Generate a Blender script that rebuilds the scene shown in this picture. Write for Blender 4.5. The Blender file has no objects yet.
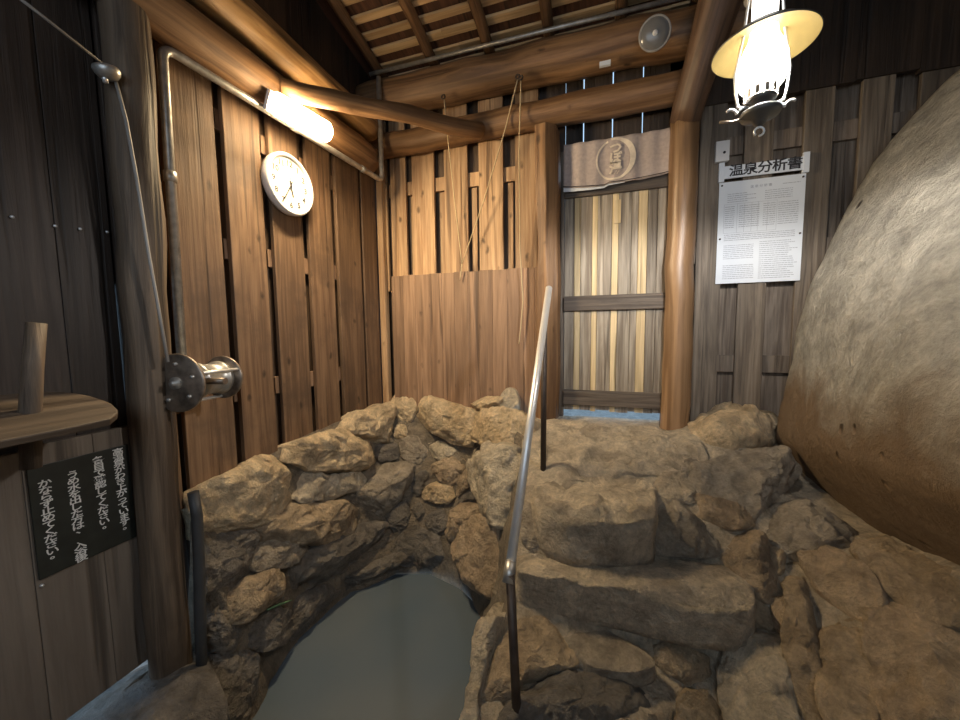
import bpy, math, random
import numpy as np
from mathutils import Vector, Matrix, noise as mnoise
from mathutils.bvhtree import BVHTree

S = bpy.context.scene
COL = S.collection
PI = math.pi

# ------------------------------------------------------------------ camera
FPX, HC = 362.0, 0.587
YAW, PITCH, ROLL = math.radians(17.6), math.radians(4.7), math.radians(0.7)
Fv = np.array([-math.sin(YAW) * math.cos(PITCH), math.cos(YAW) * math.cos(PITCH), -math.sin(PITCH)])
R0 = np.cross(Fv, [0, 0, 1]); R0 /= np.linalg.norm(R0); U0 = np.cross(R0, Fv)
Rv = R0 * math.cos(ROLL) - U0 * math.sin(ROLL)
Uv = U0 * math.cos(ROLL) + R0 * math.sin(ROLL)
CP = np.array([0, 0, HC])
cam = bpy.data.objects.new('camera', bpy.data.cameras.new('camera'))
COL.objects.link(cam)
cam.matrix_world = Matrix(((Rv[0], Uv[0], -Fv[0], 0), (Rv[1], Uv[1], -Fv[1], 0), (Rv[2], Uv[2], -Fv[2], HC), (0, 0, 0, 1)))
cam.data.sensor_width = 36
cam.data.lens = FPX / 960 * 36
cam.data.clip_start = 0.02
S.camera = cam

# ------------------------------------------------------------------ world, exposure
W = bpy.data.worlds.new('world'); S.world = W
W.use_nodes = True
bg = W.node_tree.nodes['Background']
bg.inputs[0].default_value = (0.50, 0.74, 1.0, 1)
bg.inputs[1].default_value = 1.1
S.view_settings.view_transform = 'Standard'
S.view_settings.look = 'None'
S.view_settings.exposure = 0.35
S.view_settings.gamma = 1
LANTERN_W, LANTERN_E, TUBE_E, TUBE_W = 112.0, 8.0, 52.0, 24.0
# added fill light from behind the viewer; its wall opening is invented too
dl = bpy.data.lights.new('rear_fill', 'AREA'); dl.shape = 'RECTANGLE'; dl.size = 1.9; dl.size_y = 1.1
dl.energy = 9.0; dl.color = (0.90, 0.96, 1.0)
dlo = bpy.data.objects.new('rear_fill', dl); COL.objects.link(dlo)
dlo.matrix_world = Matrix(((1, 0, 0, 0.1), (0, 0, -1, -1.25), (0, 1, 0, 1.35), (0, 0, 0, 1)))


def ray(px, py): return Fv + Rv * (px - 480) / FPX - Uv * (py - 360) / FPX
def on(px, py, ax, v):
    d = ray(px, py); return CP + d * ((v - CP[ax]) / d[ax])
def onx(px, py, v): return on(px, py, 0, v)
def ony(px, py, v): return on(px, py, 1, v)
def onz(px, py, v): return on(px, py, 2, v)
def dep(px, py, a): return CP + ray(px, py) * a


# ------------------------------------------------------------------ materials
def newmat(name):
    m = bpy.data.materials.new(name); m.use_nodes = True
    nt = m.node_tree; b = nt.nodes['Principled BSDF']
    return m, nt, b
def N(nt, t, **kw):
    n = nt.nodes.new(t)
    for k, v in kw.items():
        if k in n.inputs.keys(): n.inputs[k].default_value = v
        else: setattr(n, k, v)
    return n
def mixc(nt, fac, a, b, mode='MIX'):
    n = nt.nodes.new('ShaderNodeMix'); n.data_type = 'RGBA'; n.blend_type = mode
    for i, v in ((0, fac), (6, a), (7, b)):
        if hasattr(v, 'is_linked'): nt.links.new(v, n.inputs[i])
        else: n.inputs[i].default_value = v if i == 0 else (*v, 1)
    return n.outputs[2]
def ramp(nt, src, p0, p1, c0=(0, 0, 0), c1=(1, 1, 1)):
    r = nt.nodes.new('ShaderNodeValToRGB')
    r.color_ramp.elements[0].position = p0; r.color_ramp.elements[1].position = p1
    r.color_ramp.elements[0].color = (*c0, 1); r.color_ramp.elements[1].color = (*c1, 1)
    nt.links.new(src, r.inputs[0]); return r.outputs[0]
def coords(nt, scale, rand=True):
    tc = nt.nodes.new('ShaderNodeTexCoord')
    mp = nt.nodes.new('ShaderNodeMapping'); mp.inputs['Scale'].default_value = scale
    nt.links.new(tc.outputs['Object'], mp.inputs[0])
    if rand:
        oi = nt.nodes.new('ShaderNodeObjectInfo')
        ml = N(nt, 'ShaderNodeMath', operation='MULTIPLY'); ml.inputs[1].default_value = 37.0
        nt.links.new(oi.outputs['Random'], ml.inputs[0]); nt.links.new(ml.outputs[0], mp.inputs['Location'])
    return mp.outputs[0]

def wood(name, light, dark, var=0.35, knots=True, rough=0.62, bump=0.4, freq=1.0, stain=None, ring=False):
    """grain runs along the local z axis; every board (mesh island) gets a tone of its own"""
    m, nt, b = newmat(name); L = nt.links.new
    geo = nt.nodes.new('ShaderNodeNewGeometry')
    v = coords(nt, (1, 1, 1))
    ofs = N(nt, 'ShaderNodeVectorMath', operation='SCALE'); ofs.inputs['Scale'].default_value = 13.0
    cmb = nt.nodes.new('ShaderNodeCombineXYZ')
    for i in range(3): L(geo.outputs['Random Per Island'], cmb.inputs[i])
    L(cmb.outputs[0], ofs.inputs[0])
    add = N(nt, 'ShaderNodeVectorMath', operation='ADD'); L(v, add.inputs[0]); L(ofs.outputs[0], add.inputs[1])
    def stretched(s):
        mp = nt.nodes.new('ShaderNodeMapping'); mp.inputs['Scale'].default_value = s
        L(add.outputs[0], mp.inputs[0]); return mp.outputs[0]
    n1 = N(nt, 'ShaderNodeTexNoise', Scale=1.0, Detail=7.0, Roughness=0.62, Distortion=0.5)
    L(stretched((42 * freq, 42 * freq, 1.7 * freq)), n1.inputs['Vector'])
    n2 = N(nt, 'ShaderNodeTexNoise', Scale=1.0, Detail=4.0, Roughness=0.6, Distortion=1.2)
    L(stretched((9 * freq, 9 * freq, 0.9 * freq)), n2.inputs['Vector'])
    n3 = N(nt, 'ShaderNodeTexNoise', Scale=3.2, Detail=5.0, Roughness=0.65)
    L(add.outputs[0], n3.inputs['Vector'])
    c = mixc(nt, ramp(nt, n1.outputs[0], 0.39, 0.6), dark, light)
    c = mixc(nt, ramp(nt, n2.outputs[0], 0.35, 0.6, (0.55,) * 3, (0, 0, 0)), c, tuple(x * 0.62 for x in dark))
    if stain:
        c = mixc(nt, ramp(nt, n3.outputs[0], 0.5, 0.68, (0, 0, 0), (0.75,) * 3), c, stain)
    if knots:
        vo = N(nt, 'ShaderNodeTexVoronoi', Scale=1.0); vo.inputs['Randomness'].default_value = 1
        wv = N(nt, 'ShaderNodeTexNoise', Scale=14.0, Detail=3.0); L(add.outputs[0], wv.inputs['Vector'])
        wa = N(nt, 'ShaderNodeVectorMath', operation='SCALE'); wa.inputs['Scale'].default_value = 0.35; L(wv.outputs['Color'], wa.inputs[0])
        wb = N(nt, 'ShaderNodeVectorMath', operation='ADD'); L(stretched((9, 9, 5.0)), wb.inputs[0]); L(wa.outputs[0], wb.inputs[1]); L(wb.outputs[0], vo.inputs['Vector'])
        c = mixc(nt, ramp(nt, vo.outputs['Distance'], 0.05, 0.15, (0.9,) * 3, (0, 0, 0)), c, tuple(x * 0.3 for x in dark))
    n5 = N(nt, 'ShaderNodeTexNoise', Scale=1.0, Detail=3.0, Roughness=0.5, Distortion=0.3)
    L(stretched((24 * freq, 24 * freq, 0.75 * freq)), n5.inputs['Vector'])
    crack = ramp(nt, n5.outputs[0], 0.30, 0.40, (1, 1, 1), (0, 0, 0))
    c = mixc(nt, crack, c, tuple(x * 0.45 for x in dark))
    hs = nt.nodes.new('ShaderNodeHueSaturation')
    mr = N(nt, 'ShaderNodeMapRange'); mr.inputs[3].default_value = 1 - var; mr.inputs[4].default_value = 1 + var
    L(geo.outputs['Random Per Island'], mr.inputs[0]); L(mr.outputs[0], hs.inputs['Value']); L(c, hs.inputs['Color'])
    L(hs.outputs[0], b.inputs['Base Color'])
    b.inputs['Roughness'].default_value = rough
    bp = N(nt, 'ShaderNodeBump', Strength=bump, Distance=0.012)
    hsum = N(nt, 'ShaderNodeMath', operation='MULTIPLY_ADD'); hsum.inputs[1].default_value = -0.8; L(crack, hsum.inputs[0]); L(n1.outputs[0], hsum.inputs[2])
    L(hsum.outputs[0], bp.inputs['Height']); L(bp.outputs[0], b.inputs['Normal'])
    return m

def stone(name, a, bcol, stain, rough=0.7, bump=0.95, scale=1.0, stain_lo=0.5):
    m, nt, b = newmat(name); L = nt.links.new
    v = coords(nt, (1, 1, 1))
    n1 = N(nt, 'ShaderNodeTexNoise', Scale=5.0 * scale, Detail=9.0, Roughness=0.68, Distortion=0.6); L(v, n1.inputs['Vector'])
    n2 = N(nt, 'ShaderNodeTexNoise', Scale=11.0 * scale, Detail=8.0, Roughness=0.75, Distortion=0.3); L(v, n2.inputs['Vector'])
    n3 = N(nt, 'ShaderNodeTexNoise', Scale=60.0 * scale, Detail=6.0, Roughness=0.7); L(v, n3.inputs['Vector'])
    n4 = N(nt, 'ShaderNodeTexNoise', Scale=3.4 * scale, Detail=7.0, Roughness=0.62, Distortion=1.6); L(v, n4.inputs['Vector'])
    c = mixc(nt, ramp(nt, n1.outputs[0], 0.36, 0.64), a, bcol)
    c = mixc(nt, ramp(nt, n4.outputs[0], stain_lo, stain_lo + 0.13, (0, 0, 0), (0.6,) * 3), c, stain)
    c = mixc(nt, ramp(nt, n3.outputs[0], 0.35, 0.6, (0.4,) * 3, (0, 0, 0)), c, tuple(x * 0.4 for x in a))
    c = mixc(nt, 1.0, c, ramp(nt, n2.outputs[0], 0.32, 0.66, (0.68,) * 3, (1.5,) * 3), 'MULTIPLY')
    L(c, b.inputs['Base Color'])
    L(ramp(nt, n2.outputs[0], 0.3, 0.7, (rough - 0.18,) * 3, (rough + 0.15,) * 3), b.inputs['Roughness'])
    h = N(nt, 'ShaderNodeMath', operation='MULTIPLY_ADD'); h.inputs[1].default_value = 0.22
    L(n3.outputs[0], h.inputs[0]); L(n2.outputs[0], h.inputs[2])
    bp = N(nt, 'ShaderNodeBump', Strength=bump, Distance=0.10 / scale)
    L(h.outputs[0], bp.inputs['Height']); L(bp.outputs[0], b.inputs['Normal'])
    return m

def plain(name, col, rough=0.5, metal=0.0, bumpy=0.0, var=0.12, scale=20):
    m, nt, b = newmat(name); L = nt.links.new
    n = N(nt, 'ShaderNodeTexNoise', Scale=float(scale), Detail=5.0); L(coords(nt, (1, 1, 1)), n.inputs['Vector'])
    L(mixc(nt, ramp(nt, n.outputs[0], 0.3, 0.7), tuple(x * (1 - var) for x in col), tuple(min(1, x * (1 + var)) for x in col)), b.inputs['Base Color'])
    b.inputs['Roughness'].default_value = rough; b.inputs['Metallic'].default_value = metal
    if bumpy:
        bp = N(nt, 'ShaderNodeBump', Strength=bumpy, Distance=0.01)
        L(n.outputs[0], bp.inputs['Height']); L(bp.outputs[0], b.inputs['Normal'])
    return m
def emit(name, col, strength):
    m, nt, b = newmat(name)
    b.inputs['Base Color'].default_value = (*col, 1)
    b.inputs['Emission Color'].default_value = (*col, 1); b.inputs['Emission Strength'].default_value = strength
    return m

M = dict(
    pine=wood('pine_boards', (0.55, 0.36, 0.20), (0.33, 0.19, 0.095), var=0.25),
    pine_low=wood('stained_pine_boards', (0.33, 0.205, 0.125), (0.225, 0.132, 0.078), var=0.16),
    cedar=wood('brown_cedar_boards', (0.225, 0.137, 0.077), (0.125, 0.07, 0.038), var=0.22, stain=(0.085, 0.052, 0.032)),
    dark=wood('dark_boards', (0.062, 0.044, 0.034), (0.030, 0.020, 0.015), var=0.3, knots=False),
    black=wood('stained_and_shade_boards', (0.05, 0.03, 0.018), (0.022, 0.013, 0.008), var=0.3, knots=False),  # dark stain on the gable; painted shade at upper right
    grey=wood('weathered_grey_boards', (0.43, 0.375, 0.30), (0.20, 0.16, 0.12), var=0.3, knots=False, bump=0.4),
    greydark=wood('grey_brown_boards', (0.20, 0.16, 0.125), (0.085, 0.062, 0.045), var=0.25, knots=False, bump=0.4),
    straw=wood('new_pale_boards', (0.74, 0.59, 0.36), (0.56, 0.42, 0.23), var=0.12, knots=False),
    log=wood('brown_log', (0.30, 0.165, 0.075), (0.14, 0.07, 0.03), var=0.05, knots=True, rough=0.55, freq=0.7),
    yellowlog=wood('yellow_log', (0.46, 0.27, 0.11), (0.27, 0.14, 0.05), var=0.05, rough=0.5, freq=0.7),
    redlog=wood('polished_red_log', (0.33, 0.20, 0.105), (0.18, 0.10, 0.048), var=0.05, knots=False, rough=0.42, bump=0.12, freq=0.6),
    shadelog=wood('shaded_red_log', (0.15, 0.085, 0.05), (0.07, 0.038, 0.022), var=0.05, knots=False, rough=0.5, freq=0.7),  # log colour darkened to hold the shade cast above the lantern
    greylog=wood('weathered_grey_log', (0.18, 0.13, 0.088), (0.07, 0.048, 0.032), var=0.05, knots=False, freq=0.7, bump=0.5),
    wallgrey=wood('grey_brown_wall_boards', (0.20, 0.16, 0.12), (0.09, 0.068, 0.05), var=0.3, knots=False, bump=0.4),
    door_dark=wood('dark_door_rail', (0.17, 0.135, 0.105), (0.07, 0.052, 0.04), var=0.1, knots=False, bump=0.4),
    panel=wood('drab_door_boards', (0.20, 0.165, 0.132), (0.155, 0.125, 0.10), var=0.12, knots=False),
    backing=wood('backing_boards', (0.14, 0.09, 0.055), (0.07, 0.042, 0.026), var=0.2, knots=False),
    lath=wood('pale_lath', (0.72, 0.50, 0.27), (0.52, 0.33, 0.16), var=0.15, knots=False),
    roofb=wood('red_brown_roof_boards', (0.12, 0.05, 0.025), (0.065, 0.026, 0.013), var=0.15, knots=False),
    rafter=wood('rafter_pole', (0.22, 0.115, 0.05), (0.10, 0.05, 0.022), var=0.1, knots=False),
    gold=stone('tan_stone', (0.80, 0.63, 0.41), (0.62, 0.46, 0.28), (0.27, 0.20, 0.135), stain_lo=0.56),
    brown=stone('brown_stone', (0.58, 0.45, 0.30), (0.42, 0.315, 0.205), (0.19, 0.145, 0.105), stain_lo=0.54),
    warm=stone('rust_stone', (0.60, 0.46, 0.31), (0.43, 0.315, 0.205), (0.20, 0.145, 0.10), stain_lo=0.55),
    grey_s=stone('grey_stone', (0.49, 0.415, 0.32), (0.36, 0.30, 0.23), (0.21, 0.175, 0.14), stain_lo=0.54),
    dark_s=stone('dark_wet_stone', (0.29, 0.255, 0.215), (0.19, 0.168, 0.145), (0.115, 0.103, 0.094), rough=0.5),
    pale_s=stone('pale_stone', (0.70, 0.60, 0.45), (0.54, 0.45, 0.33), (0.32, 0.26, 0.19), stain_lo=0.57),
    stair=stone('step_stone', (0.68, 0.575, 0.43), (0.50, 0.41, 0.30), (0.27, 0.215, 0.16), scale=1.2),
    boulder=stone('boulder_stone', (0.44, 0.405, 0.335), (0.35, 0.32, 0.26), (0.26, 0.225, 0.165), rough=0.8, bump=0.8, scale=0.8, stain_lo=0.56),
    mortar=stone('mortar', (0.30, 0.245, 0.18), (0.20, 0.165, 0.125), (0.11, 0.093, 0.075), scale=1.5),
    steel=plain('brushed_steel', (0.78, 0.78, 0.78), 0.42, 0.65, var=0.05),
    pipe=plain('galvanised_steel', (0.42, 0.41, 0.39), 0.4, 0.7, var=0.25, scale=35),
    old=plain('tarnished_metal', (0.26, 0.215, 0.175), 0.4, 0.75, var=0.4, scale=30),
    iron=plain('dark_iron', (0.06, 0.045, 0.038), 0.5, 0.4, var=0.35),
    white=plain('white_plastic', (0.70, 0.70, 0.71), 0.35, var=0.03),
    face=plain('cream_dial', (0.62, 0.60, 0.54), 0.5, var=0.03),
    ink=plain('black_ink', (0.02, 0.02, 0.025), 0.6),
    greyink=plain('grey_print', (0.32, 0.34, 0.40), 0.7),
    paper=plain('white_paper', (0.66, 0.70, 0.76), 0.55, var=0.02, scale=6),
    chalk=plain('white_paint', (0.72, 0.72, 0.70), 0.7),
    board=plain('black_board', (0.018, 0.021, 0.018), 0.45, var=0.3),
    cloth=plain('mauve_grey_cloth', (0.46, 0.385, 0.36), 0.9, var=0.1, scale=60, bumpy=0.2),
    cloth_mark=plain('cream_print', (0.78, 0.68, 0.56), 0.9, var=0.1, scale=40),
    rope=plain('straw_rope', (0.52, 0.40, 0.24), 0.85, bumpy=0.4, scale=200),
    wire=plain('grey_cable', (0.30, 0.28, 0.26), 0.6),
    rubber=plain('dark_hose', (0.045, 0.047, 0.05), 0.5),
    enamel=plain('yellowed_enamel', (0.42, 0.31, 0.11), 0.4, var=0.08, scale=30),
    shade_top=plain('blackened_tin', (0.09, 0.085, 0.08), 0.5, 0.5),
    tube=emit('lit_tube_cover', (1.0, 0.75, 0.43), TUBE_E),
    soil=stone('outside_gravel', (0.6, 0.58, 0.55), (0.5, 0.49, 0.47), (0.45, 0.44, 0.42), scale=2),
)
def rust_and_shade_boulder():  # rust stain, darkened below the crease to carry the overhang's shade
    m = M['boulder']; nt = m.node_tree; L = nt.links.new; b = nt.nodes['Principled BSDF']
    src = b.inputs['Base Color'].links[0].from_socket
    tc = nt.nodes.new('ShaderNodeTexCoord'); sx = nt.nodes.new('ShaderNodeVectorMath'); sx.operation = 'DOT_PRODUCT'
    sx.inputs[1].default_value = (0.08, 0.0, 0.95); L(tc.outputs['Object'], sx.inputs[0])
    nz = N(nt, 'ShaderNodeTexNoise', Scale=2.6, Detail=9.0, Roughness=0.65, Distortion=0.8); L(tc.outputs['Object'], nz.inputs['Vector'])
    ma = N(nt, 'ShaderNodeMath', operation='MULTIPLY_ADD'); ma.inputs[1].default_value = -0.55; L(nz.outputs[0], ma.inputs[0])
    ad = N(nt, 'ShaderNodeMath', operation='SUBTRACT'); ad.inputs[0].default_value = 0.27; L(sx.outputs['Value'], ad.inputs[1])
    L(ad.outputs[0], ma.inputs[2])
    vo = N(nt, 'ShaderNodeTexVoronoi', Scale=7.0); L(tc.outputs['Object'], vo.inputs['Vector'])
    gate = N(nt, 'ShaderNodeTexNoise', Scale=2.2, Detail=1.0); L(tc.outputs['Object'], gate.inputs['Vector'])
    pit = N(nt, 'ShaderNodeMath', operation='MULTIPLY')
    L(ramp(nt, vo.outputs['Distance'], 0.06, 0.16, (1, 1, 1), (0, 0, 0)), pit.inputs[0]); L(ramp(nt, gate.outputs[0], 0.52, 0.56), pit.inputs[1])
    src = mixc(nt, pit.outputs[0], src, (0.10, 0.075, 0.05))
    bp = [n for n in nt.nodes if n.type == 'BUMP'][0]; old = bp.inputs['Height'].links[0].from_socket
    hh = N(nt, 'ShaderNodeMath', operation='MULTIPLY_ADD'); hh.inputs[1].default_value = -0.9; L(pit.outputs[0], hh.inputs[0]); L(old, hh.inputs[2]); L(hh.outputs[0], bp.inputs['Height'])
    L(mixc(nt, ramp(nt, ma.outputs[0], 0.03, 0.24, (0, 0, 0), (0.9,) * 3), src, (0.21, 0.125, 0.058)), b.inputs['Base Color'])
rust_and_shade_boulder()
# frosted translucent plate for the round dish on the beam
m, nt, b = newmat('cloudy_plastic'); b.inputs['Base Color'].default_value = (0.17, 0.165, 0.16, 1); b.inputs['Roughness'].default_value = 0.2
M['cloudy'] = m
m, nt, b = newmat('lit_lantern_glass')
tr = nt.nodes.new('ShaderNodeBsdfTransparent'); em = nt.nodes.new('ShaderNodeEmission'); mx = nt.nodes.new('ShaderNodeMixShader')
em.inputs[0].default_value = (1, 0.96, 0.88, 1); em.inputs[1].default_value = LANTERN_E; mx.inputs[0].default_value = 0.35
nt.links.new(tr.outputs[0], mx.inputs[1]); nt.links.new(em.outputs[0], mx.inputs[2]); nt.links.new(mx.outputs[0], nt.nodes['Material Output'].inputs[0])
M['bulb'] = m
# milky spring water
m, nt, b = newmat('milky_water')
n = N(nt, 'ShaderNodeTexNoise', Scale=1.3, Detail=2.0); nt.links.new(coords(nt, (1, 1, 1), False), n.inputs['Vector'])
nt.links.new(mixc(nt, ramp(nt, n.outputs[0], 0.35, 0.65), (0.082, 0.112, 0.145), (0.118, 0.138, 0.155)), b.inputs['Base Color'])
b.inputs['Roughness'].default_value = 0.22; b.inputs['IOR'].default_value = 1.33
n = N(nt, 'ShaderNodeTexNoise', Scale=7.0, Detail=2.0)
bp = N(nt, 'ShaderNodeBump', Strength=0.05, Distance=0.02); nt.links.new(n.outputs[0], bp.inputs['Height']); nt.links.new(bp.outputs[0], b.inputs['Normal'])
M['water'] = m


# ------------------------------------------------------------------ mesh helpers
class G:
    def __init__(s): s.v = []; s.f = []; s.sm = []
    def add(s, vs, fs, smooth=True):
        o = len(s.v); s.v += [tuple(map(float, p)) for p in vs]
        for f in fs: s.f.append([i + o for i in f]); s.sm.append(smooth)
        return s
    def box(s, lo, hi, mat=None, jit=0.0):
        (a, b, c), (d, e, g) = lo, hi
        P = [Vector(p) for p in ((a, b, c), (d, b, c), (d, e, c), (a, e, c), (a, b, g), (d, b, g), (d, e, g), (a, e, g))]
        if mat is not None: P = [mat @ p for p in P]
        return s.add(P, [(0, 3, 2, 1), (4, 5, 6, 7), (0, 1, 5, 4), (1, 2, 6, 5), (2, 3, 7, 6), (3, 0, 4, 7)], False)
    def tube(s, pts, r, seg=12, cap=True, wob=0.0, seed=0):
        pts = [Vector(p) for p in pts]; n = len(pts)
        rs = r if isinstance(r, (list, tuple)) else [r] * n
        up = None; vs = []
        for i, p in enumerate(pts):
            t = (pts[min(i + 1, n - 1)] - pts[max(i - 1, 0)]).normalized()
            if up is None:
                up = t.orthogonal().normalized()
            up = (up - t * up.dot(t)).normalized(); w = t.cross(up)
            for k in range(seg):
                a = 2 * PI * k / seg; rr = rs[i]
                d = up * math.cos(a) + w * math.sin(a)
                if wob: rr *= 1 + wob * mnoise.noise(p * 2.5 + d * 1.2 + Vector((seed * 9.1, 0, 0)))
                vs.append(p + d * rr)
        fs = [(i * seg + k, i * seg + (k + 1) % seg, (i + 1) * seg + (k + 1) % seg, (i + 1) * seg + k) for i in range(n - 1) for k in range(seg)]
        s.add(vs, fs)
        if cap:
            o = len(s.v) - len(vs)
            s.f.append([o + k for k in range(seg)][::-1]); s.sm.append(False)
            s.f.append([o + (n - 1) * seg + k for k in range(seg)]); s.sm.append(False)
        return s
    def lathe(s, prof, mat=Matrix(), seg=32):
        vs = []
        for r, z in prof:
            for k in range(seg):
                a = 2 * PI * k / seg; vs.append(mat @ Vector((r * math.cos(a), r * math.sin(a), z)))
        fs = [(i * seg + k, i * seg + (k + 1) % seg, (i + 1) * seg + (k + 1) % seg, (i + 1) * seg + k) for i in range(len(prof) - 1) for k in range(seg)]
        return s.add(vs, fs)
    def obj(s, name, mat, parent=None, origin=None, bevel=0.0, mw=None, **props):
        """mw: local frame. vertices are given in world space unless parent frame / mw is used"""
        me = bpy.data.meshes.new(name)
        vs = s.v
        o = bpy.data.objects.new(name, me); COL.objects.link(o)
        if mw is not None:
            o.matrix_world = mw
        elif origin is not None:
            ox = Vector(origin); vs = [tuple(Vector(p) - ox) for p in vs]
            if parent is None: o.location = ox
        me.from_pydata(vs, [], s.f); me.polygons.foreach_set('use_smooth', s.sm); me.update()
        me.materials.append(M[mat] if isinstance(mat, str) else mat)
        if parent is not None: o.parent = parent
        if bevel:
            bv = o.modifiers.new('bevel', 'BEVEL'); bv.width = bevel; bv.segments = 2; bv.limit_method = 'ANGLE'
        for k, v in props.items(): o[k] = v
        return o

def thing(name, label, cat, mw, group=None):
    o = bpy.data.objects.new(name, None); COL.objects.link(o); o.empty_display_size = 0.05
    o.matrix_world = mw if isinstance(mw, Matrix) else Matrix.Translation(Vector(mw))
    o['label'] = label; o['category'] = cat
    if group: o['group'] = group
    return o
def tag(o, label, cat, group=None):
    o['label'] = label; o['category'] = cat
    if group: o['group'] = group
    return o
def frame(kind, loc):
    if kind == 'L': c = (Vector((0, 1, 0)), Vector((0, 0, 1)), Vector((1, 0, 0)))       # on the left wall, facing +x
    else: c = (Vector((1, 0, 0)), Vector((0, 0, 1)), Vector((0, -1, 0)))                 # on the back wall, facing -y
    m = Matrix((c[0], c[1], c[2])).transposed().to_4x4(); m.translation = Vector(loc); return m
def along(p, q):
    """frame at p whose z axis points to q (grain along the piece)"""
    p, q = Vector(p), Vector(q); z = (q - p).normalized()
    m = z.to_track_quat('Z', 'Y').to_matrix().to_4x4(); m.translation = p; return m, (q - p).length
def log(name, p, q, r0, r1, mat, label=None, cat='log', group=None, wob=0.12, bend=0.0, seed=0, parent=None, seg=20):
    mw, ln = along(p, q)
    n = max(6, int(ln / 0.08))
    pts = [(bend * math.sin(PI * i / n) + 0.012 * mnoise.noise(Vector((i * 0.35, seed, 0))), 0.012 * mnoise.noise(Vector((i * 0.3, seed, 7))), ln * i / n) for i in range(n + 1)]
    rs = [r0 + (r1 - r0) * i / n for i in range(n + 1)]
    o = G().tube(pts, rs, seg, wob=wob, seed=seed).obj(name, mat, parent=parent, mw=mw)
    if label: tag(o, label, cat, group)
    return o
def text_mesh(g, body, size, x, y, z, line=1.0, align='CENTER', sx=1.0, bold=0.0):
    """lettering laid into geometry g in the xy plane of the local frame"""
    cu = bpy.data.curves.new('t', 'FONT'); cu.body = body; cu.size = size; cu.align_x = align; cu.align_y = 'CENTER' if '\n' not in body else 'TOP'
    cu.space_line = line; cu.resolution_u = 2; cu.extrude = 0.0004; cu.offset = bold
    o = bpy.data.objects.new('t', cu); COL.objects.link(o)
    me = bpy.data.meshes.new_from_object(o.evaluated_get(bpy.context.evaluated_depsgraph_get()))
    g.add([(v.co.x * sx + x, v.co.y + y, v.co.z + z) for v in me.vertices], [tuple(p.vertices) for p in me.polygons], False)
    bpy.data.objects.remove(o); bpy.data.curves.remove(cu); bpy.data.meshes.remove(me)

XL, YB = -1.58, 2.5          # faces of the left and the back wall

# ================================================================== SETTING
def boards(g, axis, face, th, spans, z0, z1, rnd=0.0, seed=1):
    rr = random.Random(seed)
    for a, b_ in spans:
        t = th + rr.uniform(0, rnd); dz = rr.uniform(-0.01, 0.01)
        if axis == 'L': g.box((face - th, a, z0 + dz), (face + t - th, b_, z1))
        else: g.box((a, face - t + th, z0 + dz), (b_, face + th, z1))
def seq(a, b_, w, gap=0.0015, seed=0, jit=0.15):
    rr = random.Random(seed); out = []; x = a
    while x < b_ - 0.01:
        e = min(b_, x + w * (1 + rr.uniform(-jit, jit))); out.append((x, e - gap)); x = e
    return out

# left wall between the log post and the corner: wide boards over battens over dark backing boards
g = G()
yl = [(1.013, 1.222), (1.262, 1.448), (1.500, 1.702), (1.748, 1.948), (1.992, 2.23), (2.262, 2.43)]
boards(g, 'L', XL, 0.022, [(0.93, 0.985)] + yl, -0.12, 1.74, 0.004, 3)
o = g.obj('wall_left', 'cedar', bevel=0.003); o['kind'] = 'structure'
g = G()
for zc in (0.31, 0.97, 1.53):
    for (a, b_) in ((0.98, 1.30), (1.20, 1.53), (1.42, 1.77), (1.68, 2.02), (1.92, 2.28), (2.22, 2.49)):
        g.box((XL - 0.046, a, zc - 0.045), (XL - 0.0235, b_ - 0.05, zc + 0.045))
o = g.obj('trim_1', 'pine_low', bevel=0.002); o['kind'] = 'structure'
g = G(); boards(g, 'L', XL - 0.048, 0.018, seq(0.9, 2.56, 0.19, 0.001, 4), -0.9, 1.9)
o = g.obj('wall_left_backing', 'backing'); o['kind'] = 'structure'
# gable above, stained dark
g = G(); boards(g, 'L', XL - 0.03, 0.02, seq(0.86, 2.56, 0.2, 0.001, 5), 1.9, 3.2)
boards(g, 'L', XL - 0.055, 0.02, seq(0.80, 2.56, 0.31, 0.0, 8), 1.85, 3.2)
o = g.obj('wall_left_gable', 'black'); o['kind'] = 'structure'
# dark wall left of the log post (over the low door)
g = G()
boards(g, 'L', XL, 0.02, [(-1.2, -0.6), (-0.598, -0.1), (-0.098, 0.31), (0.312, 0.50), (0.502, 0.691), (0.693, 0.826)], 0.24, 3.3, 0.01, 6)
g.box((XL - 0.05, 0.834, 0.24), (XL + 0.012, 0.862, 3.3))
g.box((XL - 0.046, 0.60, 0.76), (XL - 0.024, 0.95, 1.98)); g.box((XL - 0.046, 0.60, 0.2), (XL - 0.024, 0.95, 0.31)); g.box((XL - 0.046, 0.6, 1.9), (XL - 0.024, 0.95, 3.3))
o = g.obj('wall_left_front', 'dark', bevel=0.002); o['kind'] = 'structure'
# near part of the left wall under the wall boards, before the door
g = G(); boards(g, 'L', XL, 0.02, seq(-1.2, 0.16, 0.25, 0.001, 2), -1.1, 0.25)
o = g.obj('wall_left_lower', 'dark'); o['kind'] = 'structure'

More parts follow.
